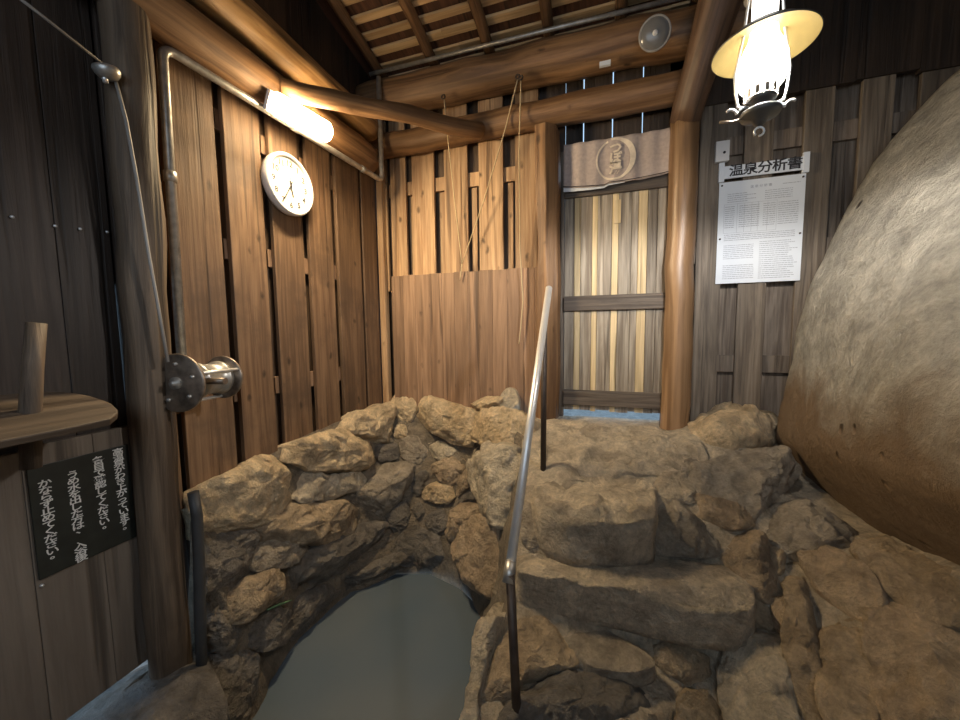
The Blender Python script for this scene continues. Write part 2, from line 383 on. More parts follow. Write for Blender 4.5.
# back wall, left half: pine boards over battens
g = G()
xb = [(-1.53, -1.505), (-1.473, -1.345), (-1.293, -1.117), (-1.038, -0.862), (-0.780, -0.607), (-0.523, -0.37)]
boards(g, 'B', YB - 0.022, 0.022, xb, 0.9, 2.14, 0.003, 7)
o = g.obj('wall_back', 'pine', bevel=0.003); o['kind'] = 'structure'
g = G()
for a, b_ in ((-1.5, -1.2), (-1.2, -0.95), (-0.95, -0.7), (-0.7, -0.36)): g.box((a, YB + 0.001, 1.595), (b_ - 0.002, YB + 0.022, 1.69))
for i, a in enumerate((-1.325, -1.09, -0.845, -0.585)): g.box((a, YB + 0.015, 0.9), (a + 0.04, YB + 0.03, 1.59))
o = g.obj('trim_2', 'pine', bevel=0.002); o['kind'] = 'structure'
g = G(); boards(g, 'B', YB + 0.032, 0.018, seq(-1.62, -0.2, 0.21, 0.0, 9), -0.2, 2.2)
o = g.obj('wall_back_backing', 'backing'); o['kind'] = 'structure'
# lower panel of narrow boards
g = G()
zt = 1.0
for i, (a, b_) in enumerate(seq(-1.475, -0.345, 0.098, 0.0012, 11, 0.25)):
    g.box((a, YB - 0.048, -0.15), (b_, YB - 0.026, zt + 0.012 * (i % 2) * 0.3))
o = g.obj('wall_back_panel', 'pine_low', bevel=0.002); o['kind'] = 'structure'
# boards over the door, with open seams that let daylight in
g = G()
gx = [float(ony(p, 95, YB + 0.04)[0]) for p in (584, 613, 643)]
ed = [-0.37, -0.20, gx[0], gx[1], gx[2], 0.56]
for i in range(5): g.box((ed[i] + 0.003, YB + 0.03, 1.70), (ed[i + 1] - 0.003, YB + 0.05, 2.5))
o = g.obj('wall_back_over_door', 'dark'); o['kind'] = 'structure'
g = G(); boards(g, 'B', YB + 0.03, 0.02, seq(-1.62, -0.37, 0.22, 0.001, 3), 2.0, 2.6)
boards(g, 'B', YB - 0.035, 0.03, seq(0.56, 2.2, 0.22, 0.001, 5), 1.84, 2.7)  # right row near black: weak light above the lantern put into its colour
o = g.obj('wall_back_upper', 'black'); o['kind'] = 'structure'
# right half of the back wall behind the notice
g = G()
xp = [(0.44, 0.545), (0.567, 0.699), (0.788, 0.927), (1.061, 1.189), (1.30, 1.43), (1.53, 1.67), (1.77, 1.92)]
boards(g, 'B', YB - 0.02, 0.02, xp, -0.1, 1.86, 0.004, 12)
o = g.obj('wall_back_right', 'wallgrey', bevel=0.003); o['kind'] = 'structure'
g = G()
for zc in (0.37, 1.02, 1.62): g.box((0.44, YB + 0.001, zc - 0.05), (2.1, YB + 0.022, zc + 0.05))
o = g.obj('trim_3', 'greydark', bevel=0.002); o['kind'] = 'structure'
g = G(); boards(g, 'B', YB + 0.03, 0.02, seq(0.41, 2.2, 0.17, 0.001, 13), -0.2, 2.5)
o = g.obj('wall_back_right_backing', 'greydark'); o['kind'] = 'structure'
# right wall (behind the boulder) and the wall behind the viewer
g = G()
for a, b_ in seq(-1.2, 2.6, 0.2, 0.002, 14): g.box((2.05, a, -1.1), (2.07, b_, 3.4))
o = g.obj('wall_right', 'dark'); o['kind'] = 'structure'
g = G()
for a, b_ in seq(-1.62, 2.07, 0.2, 0.0, 15):
    if b_ < -0.85 or a > 1.05: g.box((a, -1.22, -1.1), (b_, -1.2, 3.4))
    else: g.box((a, -1.22, -1.1), (b_, -1.2, 0.8)); g.box((a, -1.22, 1.9), (b_, -1.2, 3.4))  # opening cut only for the added fill light
o = g.obj('wall_front', 'cedar'); o['kind'] = 'structure'

# roof: boards over laths over rafters, falling gently to the back wall
RS = 0.19
def roofz(y): return 2.40 + (2.45 - y) * RS
g = G()
mw, ln = along((0, 2.75, roofz(2.75) + 0.062), (0, -1.35, roofz(-1.35) + 0.062))
for a, b_ in seq(-1.9, 2.35, 0.24, 0.0, 21): g.box((a, -0.006, 0), (b_, 0.006, ln))
o = g.obj('ceiling', 'roofb', mw=mw); o['kind'] = 'structure'
g = G(); y = 2.50; k = 0
rr = random.Random(4)
while y > -1.2:
    h = 0.026 * (1 + rr.uniform(-.12, .12)); x = -1.50
    while x < 2.1:
        e = min(2.1, x + rr.uniform(0.5, 1.1))
        # laths run along x: built along local z in a turned frame (grain)
        sk = rr.uniform(-0.004, 0.004)
        zc = roofz(y) + 0.042
        g.box((-zc - 0.008, y - h + sk, x), (-zc + 0.008, y + h + sk, e - 0.002)); x = e
    y -= 0.107; k += 1
o = g.obj('ceiling_laths', 'lath', mw=Matrix(((0, 0, 1, 0), (0, 1, 0, 0), (-1, 0, 0, 0), (0, 0, 0, 1)))); o['kind'] = 'structure'
rl = ['round roof rafter in the dark corner above the left gable wall', 'round roof rafter next to the one in the left corner',
      'round roof rafter above the rope hook on the back log beam', 'round roof rafter above the left side of the plank door',
      'round roof rafter left of the round dish on the beam', 'round roof rafter right of the round dish, beside the bent log',
      'round roof rafter above the hanging lantern', 'round roof rafter above the big boulder']
for i, x in enumerate((-1.47, -1.07, -0.68, -0.295, 0.12, 0.52, 0.92, 1.32)):
    log('rafter', (x, 2.66, roofz(2.66)), (x, -1.18, roofz(-1.18)), 0.034, 0.034, 'rafter', rl[i], 'rafter', 'roof rafters', wob=0.1, seed=i + 3, seg=12)

# ground outside the hut, lit by the sky
G().add([(-6, -2, -0.70), (XL - 0.06, -2, -0.70), (XL - 0.06, 2.6, -0.70), (-6, 2.6, -0.70)], [(0, 1, 2, 3)]).obj('ground_left', 'soil')['kind'] = 'structure'
G().add([(-6, YB + 0.045, -0.05), (6, YB + 0.045, -0.05), (6, 8, -0.05), (-6, 8, -0.05)], [(0, 1, 2, 3)]).obj('ground_back', 'soil')['kind'] = 'structure'

# ------------------------------------------------------------------ rock ground right of the tub (height field) and tub walls (loft)
ctrl = [(548, 424, 0.0), (600, 421, 0.0), (660, 425, 0.0), (545, 470, -.12), (600, 465, -.11), (680, 462, -.09), (735, 447, -.03),
        (800, 470, -.17), (555, 530, -.30), (640, 540, -.33), (530, 600, -.5), (620, 610, -.52), (700, 600, -.5), (640, 650, -.62),
        (530, 690, -.64), (620, 720, -.66), (720, 690, -.66), (700, 520, -.25), (740, 560, -.36), (780, 520, -.28), (850, 530, -.25),
        (760, 640, -.55), (850, 640, -.42), (900, 552, -.20), (960, 584, -.13), (960, 660, -.32), (840, 720, -.55), (960, 720, -.36)]
P = np.array([onz(*c) for c in ctrl])
extra = np.array([(0.6, 2.5, 0.02), (1.2, 2.5, -.05), (1.9, 2.5, 0.), (2.0, 1.2, 0.), (1.9, 0.3, 0.), (0.0, 0.6, -0.7), (-0.5, 0.5, -0.72), (0.6, 0.2, -0.65), (0.1, -0.8, -0.75), (1.2, -0.9, -0.5), (-.35, 2.5, 0.03), (-.1, 2.5, 0.0)])
P = np.vstack([P, extra])
def tps(r2): return np.where(r2 > 1e-12, 0.5 * r2 * np.log(np.maximum(r2, 1e-12)), 0)
n = len(P); A = np.zeros((n + 3, n + 3))
A[:n, :n] = tps(((P[:, None, :2] - P[None, :, :2]) ** 2).sum(-1)) + np.eye(n) * 0.01
A[:n, n] = 1; A[:n, n + 1:] = P[:, :2]; A[n:, :n] = A[:n, n:].T
wts = np.linalg.solve(A, np.concatenate([P[:, 2], [0, 0, 0]]))
def hz(x, y):
    k = tps((x - P[:, 0]) ** 2 + (y - P[:, 1]) ** 2)
    return float(k @ wts[:n] + wts[n] + wts[n + 1] * x + wts[n + 2] * y)

div = [onz(524, 436, -.02), onz(522, 482, -.16), onz(512, 555, -.38), onz(508, 610, -.5), onz(492, 665, -.62), onz(476, 715, -.68)]
div = [np.array((div[0][0], 2.5, .05))] + div + [np.array((-0.42, 0.8, -.72)), np.array((-0.42, -1.2, -.75))]
def xdiv(y):
    ys = [d[1] for d in div][::-1]; xs = [d[0] for d in div][::-1]
    return float(np.interp(y, ys, xs))
g = G(); NY, NX = 120, 80
for j in range(NY + 1):
    y = -1.2 + 3.71 * j / NY
    for i in range(NX + 1):
        x0 = xdiv(y) - 0.01; x = x0 + (2.05 - x0) * i / NX
        z = hz(x, y)
        z += 0.045 * mnoise.fractal(Vector((x * 3.4, y * 3.4, 5)), 0.8, 2.1, 5) + 0.02 * abs(mnoise.noise(Vector((x * 9, y * 9, 1))))
        z = min(z, 0.0 if (y > 2.3 and -.3 < x < .45) else 9)
        g.v.append((x, y, z))
for j in range(NY):
    for i in range(NX):
        a = j * (NX + 1) + i; g.f.append([a, a + 1, a + NX + 2, a + NX + 1]); g.sm.append(True)
floor = g.obj('floor', 'stair'); floor['kind'] = 'structure'
bvh_floor = BVHTree.FromPolygons([Vector(v) for v in g.v], g.f)

WZ = -0.95
tops = [(-1.56, -1.2, -.70), (-1.56, 0.3, -.70), onx(140, 676, -1.55), onx(186, 645, -1.555), onx(190, 560, -1.56), onx(190, 500, -1.565), onx(231, 470, XL), onx(280, 447, XL), onx(330, 424, XL),
        onx(385, 402, XL), ony(432, 402, YB - .03), ony(475, 404, YB - .03)] + [np.array(d) for d in div[1:]]
bots = [(-1.2, -1.2, WZ), (-1.25, 0.5, WZ), onz(215, 760, WZ), onz(238, 735, WZ), onz(250, 722, WZ), onz(258, 712, WZ), onz(275, 672, WZ), onz(308, 628, WZ), onz(350, 593, WZ),
        onz(395, 575, WZ), onz(430, 574, WZ), onz(458, 588, WZ), onz(472, 602, WZ), onz(484, 622, WZ), onz(481, 650, WZ), onz(476, 672, WZ), onz(467, 705, WZ), onz(460, 730, WZ), (-0.47, 0.7, WZ), (-.47, -1.2, WZ)]
assert len(tops) == len(bots), (len(tops), len(bots))
tops = [np.array(t, float) for t in tops]; bots = [np.array(t, float) for t in bots]
g = G(); NS, NV = 8, 26
def cr(p, i, t):
    a, b_, c, d = p[max(i - 1, 0)], p[i], p[i + 1], p[min(i + 2, len(p) - 1)]
    return b_ + (c - b_) * t
cols = []
for i in range(len(tops) - 1):
    for s in range(NS): cols.append((cr(tops, i, s / NS), cr(bots, i, s / NS)))
cols.append((tops[-1], bots[-1]))
for t, b_ in cols:
    b2 = b_ + np.array((0, 0, -.15))
    for k in range(NV + 1):
        q = k / NV
        p = t + (b_ - t) * min(1, q / .86) if q < .86 else b_ + (b2 - b_) * ((q - .86) / .14)
        am = 0.03 * min(1, q * 6)
        v = Vector(p); nz = mnoise.noise_vector(v * 6) * am + mnoise.noise_vector(v * 15) * am * 0.4
        g.v.append(tuple(v + nz))
for i in range(len(cols) - 1):
    for k in range(NV):
        a = i * (NV + 1) + k; g.f.append([a, a + 1, a + NV + 2, a + NV + 1]); g.sm.append(True)
tubw = g.obj('wall_tub', 'mortar'); tubw['kind'] = 'structure'
bvh_tub = BVHTree.FromPolygons([Vector(v) for v in g.v], g.f)

# water: follows the tub's rim, a little under the stones
c = sum(bots) / len(bots)
ring = [b_ + (b_ - np.array((-.85, b_[1], WZ))) * 0.06 for b_ in bots]
g = G(); g.add([(p[0], p[1], WZ) for p in ring], [tuple(range(len(ring)))[::-1]], False)
o = g.obj('water', 'water', origin=(-.85, 1.3, WZ)); tag(o, 'cloudy grey blue hot spring water filling the stone tub', 'water'); o['kind'] = 'stuff'

# ================================================================== ROCKS
def chaikin(p, it=2):
    for _ in range(it):
        q = []
        for i in range(len(p)):
            a, b_ = p[i], p[(i + 1) % len(p)]; q += [a * .83 + b_ * .17, a * .17 + b_ * .83]
        p = q
    return p
def resample(p, n):
    p = np.array(p + [p[0]]); d = np.concatenate([[0], np.cumsum(np.linalg.norm(np.diff(p, axis=0), axis=1))])
    t = np.linspace(0, d[-1], n, endpoint=False)
    return np.stack([np.interp(t, d, p[:, k]) for k in range(p.shape[1])], 1)
def rock(name, pts, h, mat, label, cat='rock', group=None, back=None, seed=0, sq=0.5, rough=1.0, facets=8, nrm=None, seg=96, rings=26, batter=0.92, lean=None, grow=1.12, cuts=()):
    """a stone whose widest section runs through the 3-D outline pts, bulging by h along its normal and continued behind"""
    pts = np.array(pts); c = pts.mean(0)
    if nrm is None:
        u, s, vt = np.linalg.svd(pts - c); nn = vt[2]
        if nn @ (CP - c) < 0: nn = -nn
    else: nn = np.array(nrm, float); nn /= np.linalg.norm(nn)
    pts = resample(chaikin(list(pts), 2), seg); c = pts.mean(0); pts = c + (pts - c) * grow
    size = np.linalg.norm(pts - c, axis=1).mean()
    if back is None: back = 0.6 * h + 0.05
    rr = random.Random(seed * 7 + 1); nv = Vector(nn)
    lv = np.array(lean if lean is not None else (0, 0, 0), float)
    V = []; prof = []
    for k in range(5): prof.append((batter + (1 - batter) * (k / 5), -back * (1 - k / 5)))
    for k in range(rings + 1):
        a = PI / 2 * k / rings; prof.append((max(math.cos(a), 0) ** sq if k < rings else 0.0, h * math.sin(a) ** sq))
    # cutting planes give the broken faces of quarried stone
    planes = []
    t1 = Vector(pts[0] - c); t1 = (t1 - nv * t1.dot(nv)).normalized(); t2 = nv.cross(t1)
    for _ in range(facets):
        a = rr.uniform(0, 2 * PI); el = rr.uniform(0.6, 1.4)
        d = (t1 * math.cos(a) + t2 * math.sin(a)) * math.cos(el) + nv * math.sin(el)
        planes.append((d, rr.uniform(0.58, 0.88)))
    ro = Vector((rr.uniform(-50, 50), rr.uniform(-50, 50), rr.uniform(-50, 50)))
    ext = []
    cand = [Vector((pts[i] - c) * r) + nv * z for r, z in prof[5::3] for i in range(0, seg, 4)]
    for d, f_ in planes: ext.append(max(p.dot(d) for p in cand) * f_)
    for r, z in prof:
        for i in range(seg):
            p = Vector((pts[i] - c) * r) + nv * z + Vector(lv * max(z, 0))
            if z > 0:
                for (d, _), e in zip(planes, ext):
                    q = p.dot(d) - e
                    if q > 0: p = p - d * (q * 0.85)
            for cp_, cn_ in cuts:
                q = (p + Vector(c) - cp_).dot(cn_)
                if q > 0: p = p - cn_ * (q * 0.93)
            am = rough * size * (0.4 if z <= h * .08 else 1.0)
            q = p / max(size, .05)
            p = p + mnoise.noise_vector(q * 1.3 + ro) * 0.085 * am + mnoise.noise_vector(q * 3.4 + ro) * 0.05 * am
            rg = 1 - abs(mnoise.noise(q * 2.3 + ro * 1.7)) * 2
            p = p - nv * (max(0, rg - 0.55) * 0.10 * am) + mnoise.noise_vector(q * 8.5 + ro) * 0.022 * am + mnoise.noise_vector(q * 19 + ro) * 0.008 * am
            V.append(p)
    F = []
    for k in range(len(prof) - 1):
        for i in range(seg): F.append((k * seg + i, k * seg + (i + 1) % seg, (k + 1) * seg + (i + 1) % seg, (k + 1) * seg + i))
    F.append(tuple(range(seg))[::-1])
    g = G().add(V, F)
    # make normals face outward
    o = g.obj(name, mat); o.location = Vector(c)
    vol = sum((Vector(V[f[0]]).cross(Vector(V[f[1]]))).dot(Vector(V[f[2]])) for f in F if len(f) == 4)
    if vol < 0: o.data.flip_normals()
    return tag(o, label, cat, group)

def cast(poly, bvh, fallback=None):
    hit = []; miss = []
    for px, py in poly:
        r = bvh.ray_cast(Vector(CP), Vector(ray(px, py)).normalized())
        hit.append(np.array(r[0]) if r[0] is not None else None)
    ok = [h for h in hit if h is not None]
    # outliers (rays that slip past an edge) fall back on the plane through the others
    med = np.median(np.array([np.linalg.norm(h - CP) for h in ok]))
    good = np.array([h for h in ok if abs(np.linalg.norm(h - CP) - med) < 0.35])
    c = good.mean(0); nn = np.linalg.svd(good - c)[2][2]
    out = []
    for (px, py), h in zip(poly, hit):
        if h is None or abs(np.linalg.norm(h - CP) - med) >= 0.35:
            d = ray(px, py); den = d @ nn
            t = ((c - CP) @ nn) / den if abs(den) > 0.12 else med / np.linalg.norm(d)
            t = min(max(t, (med - .35) / np.linalg.norm(d)), (med + .35) / np.linalg.norm(d))
            h = CP + d * t
        out.append(h)
    return out

GT, GS = 'stones of the tub wall', 'stones of the slope by the steps'
TUB = [
 # outline in the photograph, bulge, material, label
 ([(191,494),(204,487),(231,473),(249,462),(273,457),(289,462),(284,473),(281,489),(289,504),(276,510),(262,523),(249,527),(231,529),(208,539),(204,524)], .10, 'gold', 'large tan slab beside the log post, its top against the board wall'),
 ([(271,455),(296,442),(320,434),(345,430),(366,436),(373,448),(371,463),(355,470),(330,472),(312,472),(296,462),(285,457)], .13, 'gold', 'tan block with dark blotched face, second along the left wall'),
 ([(288,467),(304,467),(322,475),(345,472),(362,472),(361,486),(345,492),(322,500),(300,499),(284,489)], .05, 'pale_s', 'pale smooth stone squeezed under the blotched tan block'),
 ([(257,535),(268,520),(289,506),(320,503),(350,507),(362,516),(358,528),(340,536),(315,544),(290,541),(262,539)], .10, 'brown', 'long brown oval stone in the middle of the left tub wall'),
 ([(251,541),(284,540),(311,548),(300,560),(275,568),(252,570),(250,555)], .06, 'grey_s', 'small wedge stone just below the long brown oval'),
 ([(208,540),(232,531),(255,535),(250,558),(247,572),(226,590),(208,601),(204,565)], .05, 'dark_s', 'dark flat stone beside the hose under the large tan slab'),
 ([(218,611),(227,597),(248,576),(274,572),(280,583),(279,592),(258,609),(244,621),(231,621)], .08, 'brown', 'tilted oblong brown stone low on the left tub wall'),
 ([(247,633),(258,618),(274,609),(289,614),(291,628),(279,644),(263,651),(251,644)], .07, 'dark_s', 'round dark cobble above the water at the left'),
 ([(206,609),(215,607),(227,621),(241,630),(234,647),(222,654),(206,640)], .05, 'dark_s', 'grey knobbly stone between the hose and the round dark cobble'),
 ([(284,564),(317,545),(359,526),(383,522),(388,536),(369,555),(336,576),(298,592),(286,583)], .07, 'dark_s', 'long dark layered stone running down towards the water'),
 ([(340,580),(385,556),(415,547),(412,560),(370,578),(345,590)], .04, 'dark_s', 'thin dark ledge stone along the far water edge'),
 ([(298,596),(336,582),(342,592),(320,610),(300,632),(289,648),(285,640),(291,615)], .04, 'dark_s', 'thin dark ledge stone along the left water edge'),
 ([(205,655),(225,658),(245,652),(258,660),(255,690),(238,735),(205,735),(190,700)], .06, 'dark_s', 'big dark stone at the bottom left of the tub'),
 ([(330,431),(345,417),(370,409),(390,404),(395,415),(396,428),(395,440),(372,442),(352,437)], .10, 'gold', 'flat tan slab in the left corner against both board walls'),
 ([(392,402),(397,394),(407,390),(417,396),(417,408),(412,420),(405,422),(396,415)], .07, 'gold', 'small upright tan stone standing in the wall corner'),
 ([(396,424),(405,425),(408,434),(400,439),(395,436)], .03, 'gold', 'tiny tan stone under the upright corner stone'),
 ([(416,412),(420,400),(437,399),(452,404),(470,409),(482,415),(480,428),(474,439),(470,445),(450,441),(430,430)], .13, 'gold', 'long tan block lying on top along the back wall'),
 ([(470,405),(480,401),(495,402),(496,408),(485,411),(477,410)], .03, 'gold', 'thin flat stone between long tan block and back wall'),
 ([(472,429),(480,417),(495,411),(515,411),(527,420),(530,435),(525,447),(512,451),(492,446),(477,440)], .12, 'gold', 'rounded tan stone on top left of the handrail'),
 ([(471,462),(477,450),(492,446),(520,452),(523,465),(521,490),(515,505),(505,525),(495,522),(485,505),(477,487),(473,475)], .14, 'pale_s', 'big rough pale stone below the rounded tan one, left of handrail'),
 ([(447,530),(455,513),(468,502),(482,506),(484,516),(466,530),(455,545)], .08, 'warm', 'brown stone jutting at the corner of the far water end'),
 ([(455,545),(467,530),(484,518),(497,528),(506,545),(507,570),(500,595),(488,590),(470,575),(458,560)], .12, 'warm', 'big rusty brown stone between water and lower handrail post'),
 ([(427,445),(440,441),(455,449),(452,455),(440,460),(431,455)], .03, 'pale_s', 'small pale grey wedge stone in the back tub wall'),
 ([(432,467),(442,460),(455,455),(466,462),(462,475),(452,487),(442,480)], .05, 'warm', 'brown angular stone under the pale grey wedge'),
 ([(421,496),(435,481),(452,487),(454,497),(447,504),(430,501)], .06, 'gold', 'orange tan stone low in the back tub wall'),
 ([(455,487),(470,463),(474,472),(473,485),(462,493),(456,497)], .04, 'warm', 'narrow orange stone beside the big rough pale stone'),
 ([(455,507),(465,496),(476,490),(480,500),(468,503),(458,513)], .03, 'dark_s', 'small dark stone in the cleft under the narrow orange stone'),
 ([(400,442),(415,436),(427,450),(429,462),(415,463),(402,459)], .05, 'grey_s', 'upright grey brown stone below the wall corner'),
 ([(352,500),(375,478),(380,466),(412,462),(415,473),(405,488),(397,505),(385,516),(367,505)], .09, 'grey_s', 'big grey angular stone leaning out of the tub corner'),
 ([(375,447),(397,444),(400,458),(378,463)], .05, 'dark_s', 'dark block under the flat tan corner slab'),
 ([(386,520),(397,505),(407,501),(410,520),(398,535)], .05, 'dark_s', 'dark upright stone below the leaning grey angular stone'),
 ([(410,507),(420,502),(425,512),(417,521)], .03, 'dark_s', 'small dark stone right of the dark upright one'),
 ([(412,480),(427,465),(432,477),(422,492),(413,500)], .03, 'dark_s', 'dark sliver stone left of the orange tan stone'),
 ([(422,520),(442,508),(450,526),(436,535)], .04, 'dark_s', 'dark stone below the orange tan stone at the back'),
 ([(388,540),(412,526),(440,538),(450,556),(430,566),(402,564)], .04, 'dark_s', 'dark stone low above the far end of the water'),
]
for i, (poly, h, mt, lb) in enumerate(TUB):
    pts = cast(poly, bvh_tub)
    c = np.mean(pts, 0)
    rock('rock', pts, h, mt, lb, group=GT, seed=i + 1, rough=1.25)

# upright white pebble on top of the back stones
pts = [ony(px, py, 2.40) for px, py in [(501,418),(501,396),(507,389),(515,391),(519,402),(519,418),(510,420)]]
rock('rock', pts, .04, 'pale_s', 'small upright whitish stone standing before the back wall left of handrail', group=GT, seed=77, facets=2, rough=0.5)

# ---- steps: blocks with a level top and a front face
def slab(poly, z, down, mat, label, seed, h=0.02, tilt=0.0, group='steps up to the plank door', **kw):
    c0 = onz(*poly[0], z)
    pts = [onz(px, py, z) for px, py in poly]
    return rock('step', pts, h, mat, label, cat='step', group=group, back=down, seed=seed, sq=0.35, nrm=(0, -0.06, 1), facets=2, batter=1.03, **kw)
slab([(528,556),(560,547),(620,549),(690,562),(742,578),(738,606),(690,603),(620,588),(565,581),(529,576)], -.39, .16, 'stair', 'long grey brown stone step in the middle of the stairs', 51, rough=0.6)
slab([(533,490),(560,481),(600,478),(650,485),(652,515),(615,520),(575,517),(545,508)], -.17, .20, 'stair', 'worn rough stone step, left half of the upper stairs', 52, rough=1.3)
slab([(559,626),(574,621),(601,629),(633,648),(650,659),(647,668),(623,672),(595,668),(576,655)], -.575, .05, 'grey_s', 'flat smooth oval stone step at the foot of the stairs', 54, h=.012, rough=0.3)
slab([(90,700),(130,676),(165,658),(196,648),(212,668),(226,700),(232,745),(40,745)], -.665, .28, 'dark_s', 'dark wet stone kerb at the bottom left under the low door', 56, group='stones of the tub wall', rough=.4, grow=1.02)
STEP = [
 ([(552,430),(600,426),(650,430),(690,440),(703,460),(660,470),(600,476),(556,472)], .035, 'stair', 'wide worn landing stone just before the plank door'),
 ([(644,478),(690,464),(706,476),(702,500),(676,504),(650,502)], .03, 'stair', 'rough worn stone right of the upper handrail post, under the landing'),
 ([(530,486),(548,486),(556,512),(556,545),(536,552),(522,540),(524,505)], .05, 'grey_s', 'grey mossy stone behind the steel rail left of the stairs'),
 ([(641,504),(653,502),(676,505),(696,519),(711,532),(718,555),(690,556),(655,552),(638,542)], .09, 'grey_s', 'grey rounded stone, right half of the upper stairs'),
 ([(474,700),(474,662),(482,625),(495,606),(509,610),(506,627),(492,659),(484,690),(478,725),(462,725)], .08, 'pale_s', 'pale cracked stone edge between the water and lower handrail post'),
 ([(492,665),(514,628),(544,620),(563,648),(577,673),(550,674),(525,681),(509,702),(484,713)], .07, 'brown', 'brown slanting slab around the foot of the handrail'),
 ([(520,686),(575,678),(640,682),(665,700),(660,740),(500,740),(508,705)], .06, 'dark_s', 'dark low stone at the bottom centre before the oval step'),
 ([(652,646),(677,646),(704,659),(708,681),(690,686),(671,675),(655,662)], .05, 'brown', 'flat brown stone right of the smooth oval step'),
 ([(680,692),(704,688),(720,708),(725,740),(672,740)], .05, 'brown', 'brown stone at the bottom edge below the flat brown stone'),
]
SLOPE = [
 ([(691,420),(704,412),(724,408),(769,413),(776,422),(773,440),(758,449),(733,447),(707,440),(693,431)], .13, 'gold', 'rounded pale boulder lying between the red log pillar and big boulder'),
 ([(688,480),(700,468),(735,452),(775,452),(800,470),(775,495),(757,516),(742,509),(709,500)], .08, 'grey_s', 'broad grey slab below the rounded pale boulder'),
 ([(691,498),(709,499),(756,518),(751,527),(731,531),(713,522),(698,516)], .06, 'warm', 'rusty broken stone under the front edge of the broad grey slab'),
 ([(680,460),(700,464),(695,478),(682,478)], .04, 'grey_s', 'small grey stone between the upper stairs and broad grey slab'),
 ([(756,517),(778,502),(820,508),(850,530),(862,545),(830,549),(808,560),(790,556),(770,541)], .07, 'grey_s', 'long grey stone lying along the foot of the big boulder'),
 ([(722,558),(735,539),(750,533),(765,543),(770,561),(776,590),(767,602),(741,584),(730,570)], .08, 'warm', 'brown upright stone right of the long middle step'),
 ([(767,552),(773,543),(785,555),(782,575),(773,572)], .04, 'brown', 'small brown stone wedged right of the brown upright stone'),
 ([(782,572),(802,567),(811,602),(817,637),(832,683),(837,725),(797,725),(792,660),(794,622)], .08, 'brown', 'tall narrow brown slab standing on the lower slope'),
 ([(770,599),(791,599),(795,616),(791,645),(776,631)], .05, 'warm', 'rusty stone left of the tall narrow slab'),
 ([(808,570),(814,546),(843,558),(878,581),(890,605),(881,625),(855,616),(826,599)], .09, 'warm', 'pointed brown stone jutting out of the right slope'),
 ([(735,637),(756,628),(776,640),(792,651),(794,710),(797,735),(732,735),(724,683)], .09, 'pale_s', 'rough pale stone with crumbly top at the bottom right'),
 ([(820,632),(850,622),(885,632),(892,690),(882,735),(840,735),(828,680)], .07, 'brown', 'smooth brown stone between the tall slab and right corner'),
 ([(887,631),(896,610),(931,618),(985,650),(985,745),(890,745),(885,665)], .09, 'warm', 'large rusty stone in the bottom right corner'),
 ([(848,547),(863,536),(901,551),(990,592),(990,640),(931,615),(893,600)], .07, 'brown', 'long sloping slab under the big boulder at right edge'),
 ([(697,619),(712,610),(732,613),(730,628),(715,638),(702,632)], .05, 'brown', 'small blocky stone at the right end of the stairs foot'),
 ([(690,582),(706,572),(735,596),(730,607),(712,608),(697,598)], .05, 'grey_s', 'grey knob of stone at the right end of the long middle step'),
 ([(740,590),(767,605),(776,632),(756,626),(735,635),(728,610)], .04, 'brown', 'flat brown stone above the rough pale stone'),
]
for i, (poly, h, mt, lb) in enumerate(STEP + SLOPE):
    pts = cast(poly, bvh_floor)
    rock('rock', pts, h, mt, lb, group='stones among the steps' if i < len(STEP) else GS, seed=i + 101, rough=1.3)

# ---- the big boulder: convex body with a bulging edge over an undercut lower face
import bmesh
BO = [(775,440,2.06),(783,395,2.05),(800,330,2.0),(815,270,1.95),(845,205,1.9),(880,150,1.82),(920,105,1.72),(960,65,1.62),(1040,15,1.5),(1150,10,1.35),(1260,140,1.2),
      (795,366,1.93),(850,392,1.50),(905,424,1.12),(960,456,.82),(1030,505,.66),
      (800,478,2.02),(850,528,1.86),(900,556,1.70),(960,590,1.55),(1050,630,1.4)]
bp_ = [Vector(dep(*q)) for q in BO] + [Vector(p) for p in ((1.75, 2.35, -.3), (1.75, 2.3, 1.3), (1.9, 1.2, 1.5), (2.0, .6, .9), (1.9, .5, -.3), (1.2, 2.35, -.3), (1.3, .55, -.3))]
hb = bmesh.new()
for p in bp_: hb.verts.new(p)
bmesh.ops.convex_hull(hb, input=list(hb.verts)); bmesh.ops.triangulate(hb, faces=list(hb.faces))
tree = BVHTree.FromBMesh(hb); hb.free()
cc = Vector((1.32, 1.5, .42))
sb_ = bmesh.new(); bmesh.ops.create_icosphere(sb_, subdivisions=6, radius=1.0)
for v in sb_.verts:
    d = v.co.normalized(); r_ = tree.ray_cast(cc + d * 4, -d); v.co = r_[0] if r_[0] is not None else cc + d * .3
for _ in range(3): bmesh.ops.smooth_vert(sb_, verts=list(sb_.verts), factor=.5, use_axis_x=True, use_axis_y=True, use_axis_z=True)
V, F = [], []
for v in sb_.verts:
    q = v.co
    n1 = mnoise.noise_vector(q * 2.1) * .022 + mnoise.noise_vector(q * 6) * .009 + mnoise.noise_vector(q * 16) * .003
    V.append((q - cc) * 1.025 + n1)
for f in sb_.faces: F.append([v.index for v in f.verts])
sb_.free()
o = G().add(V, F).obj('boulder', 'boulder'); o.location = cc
tag(o, 'giant smooth pale boulder filling the right side of the hut', 'boulder')

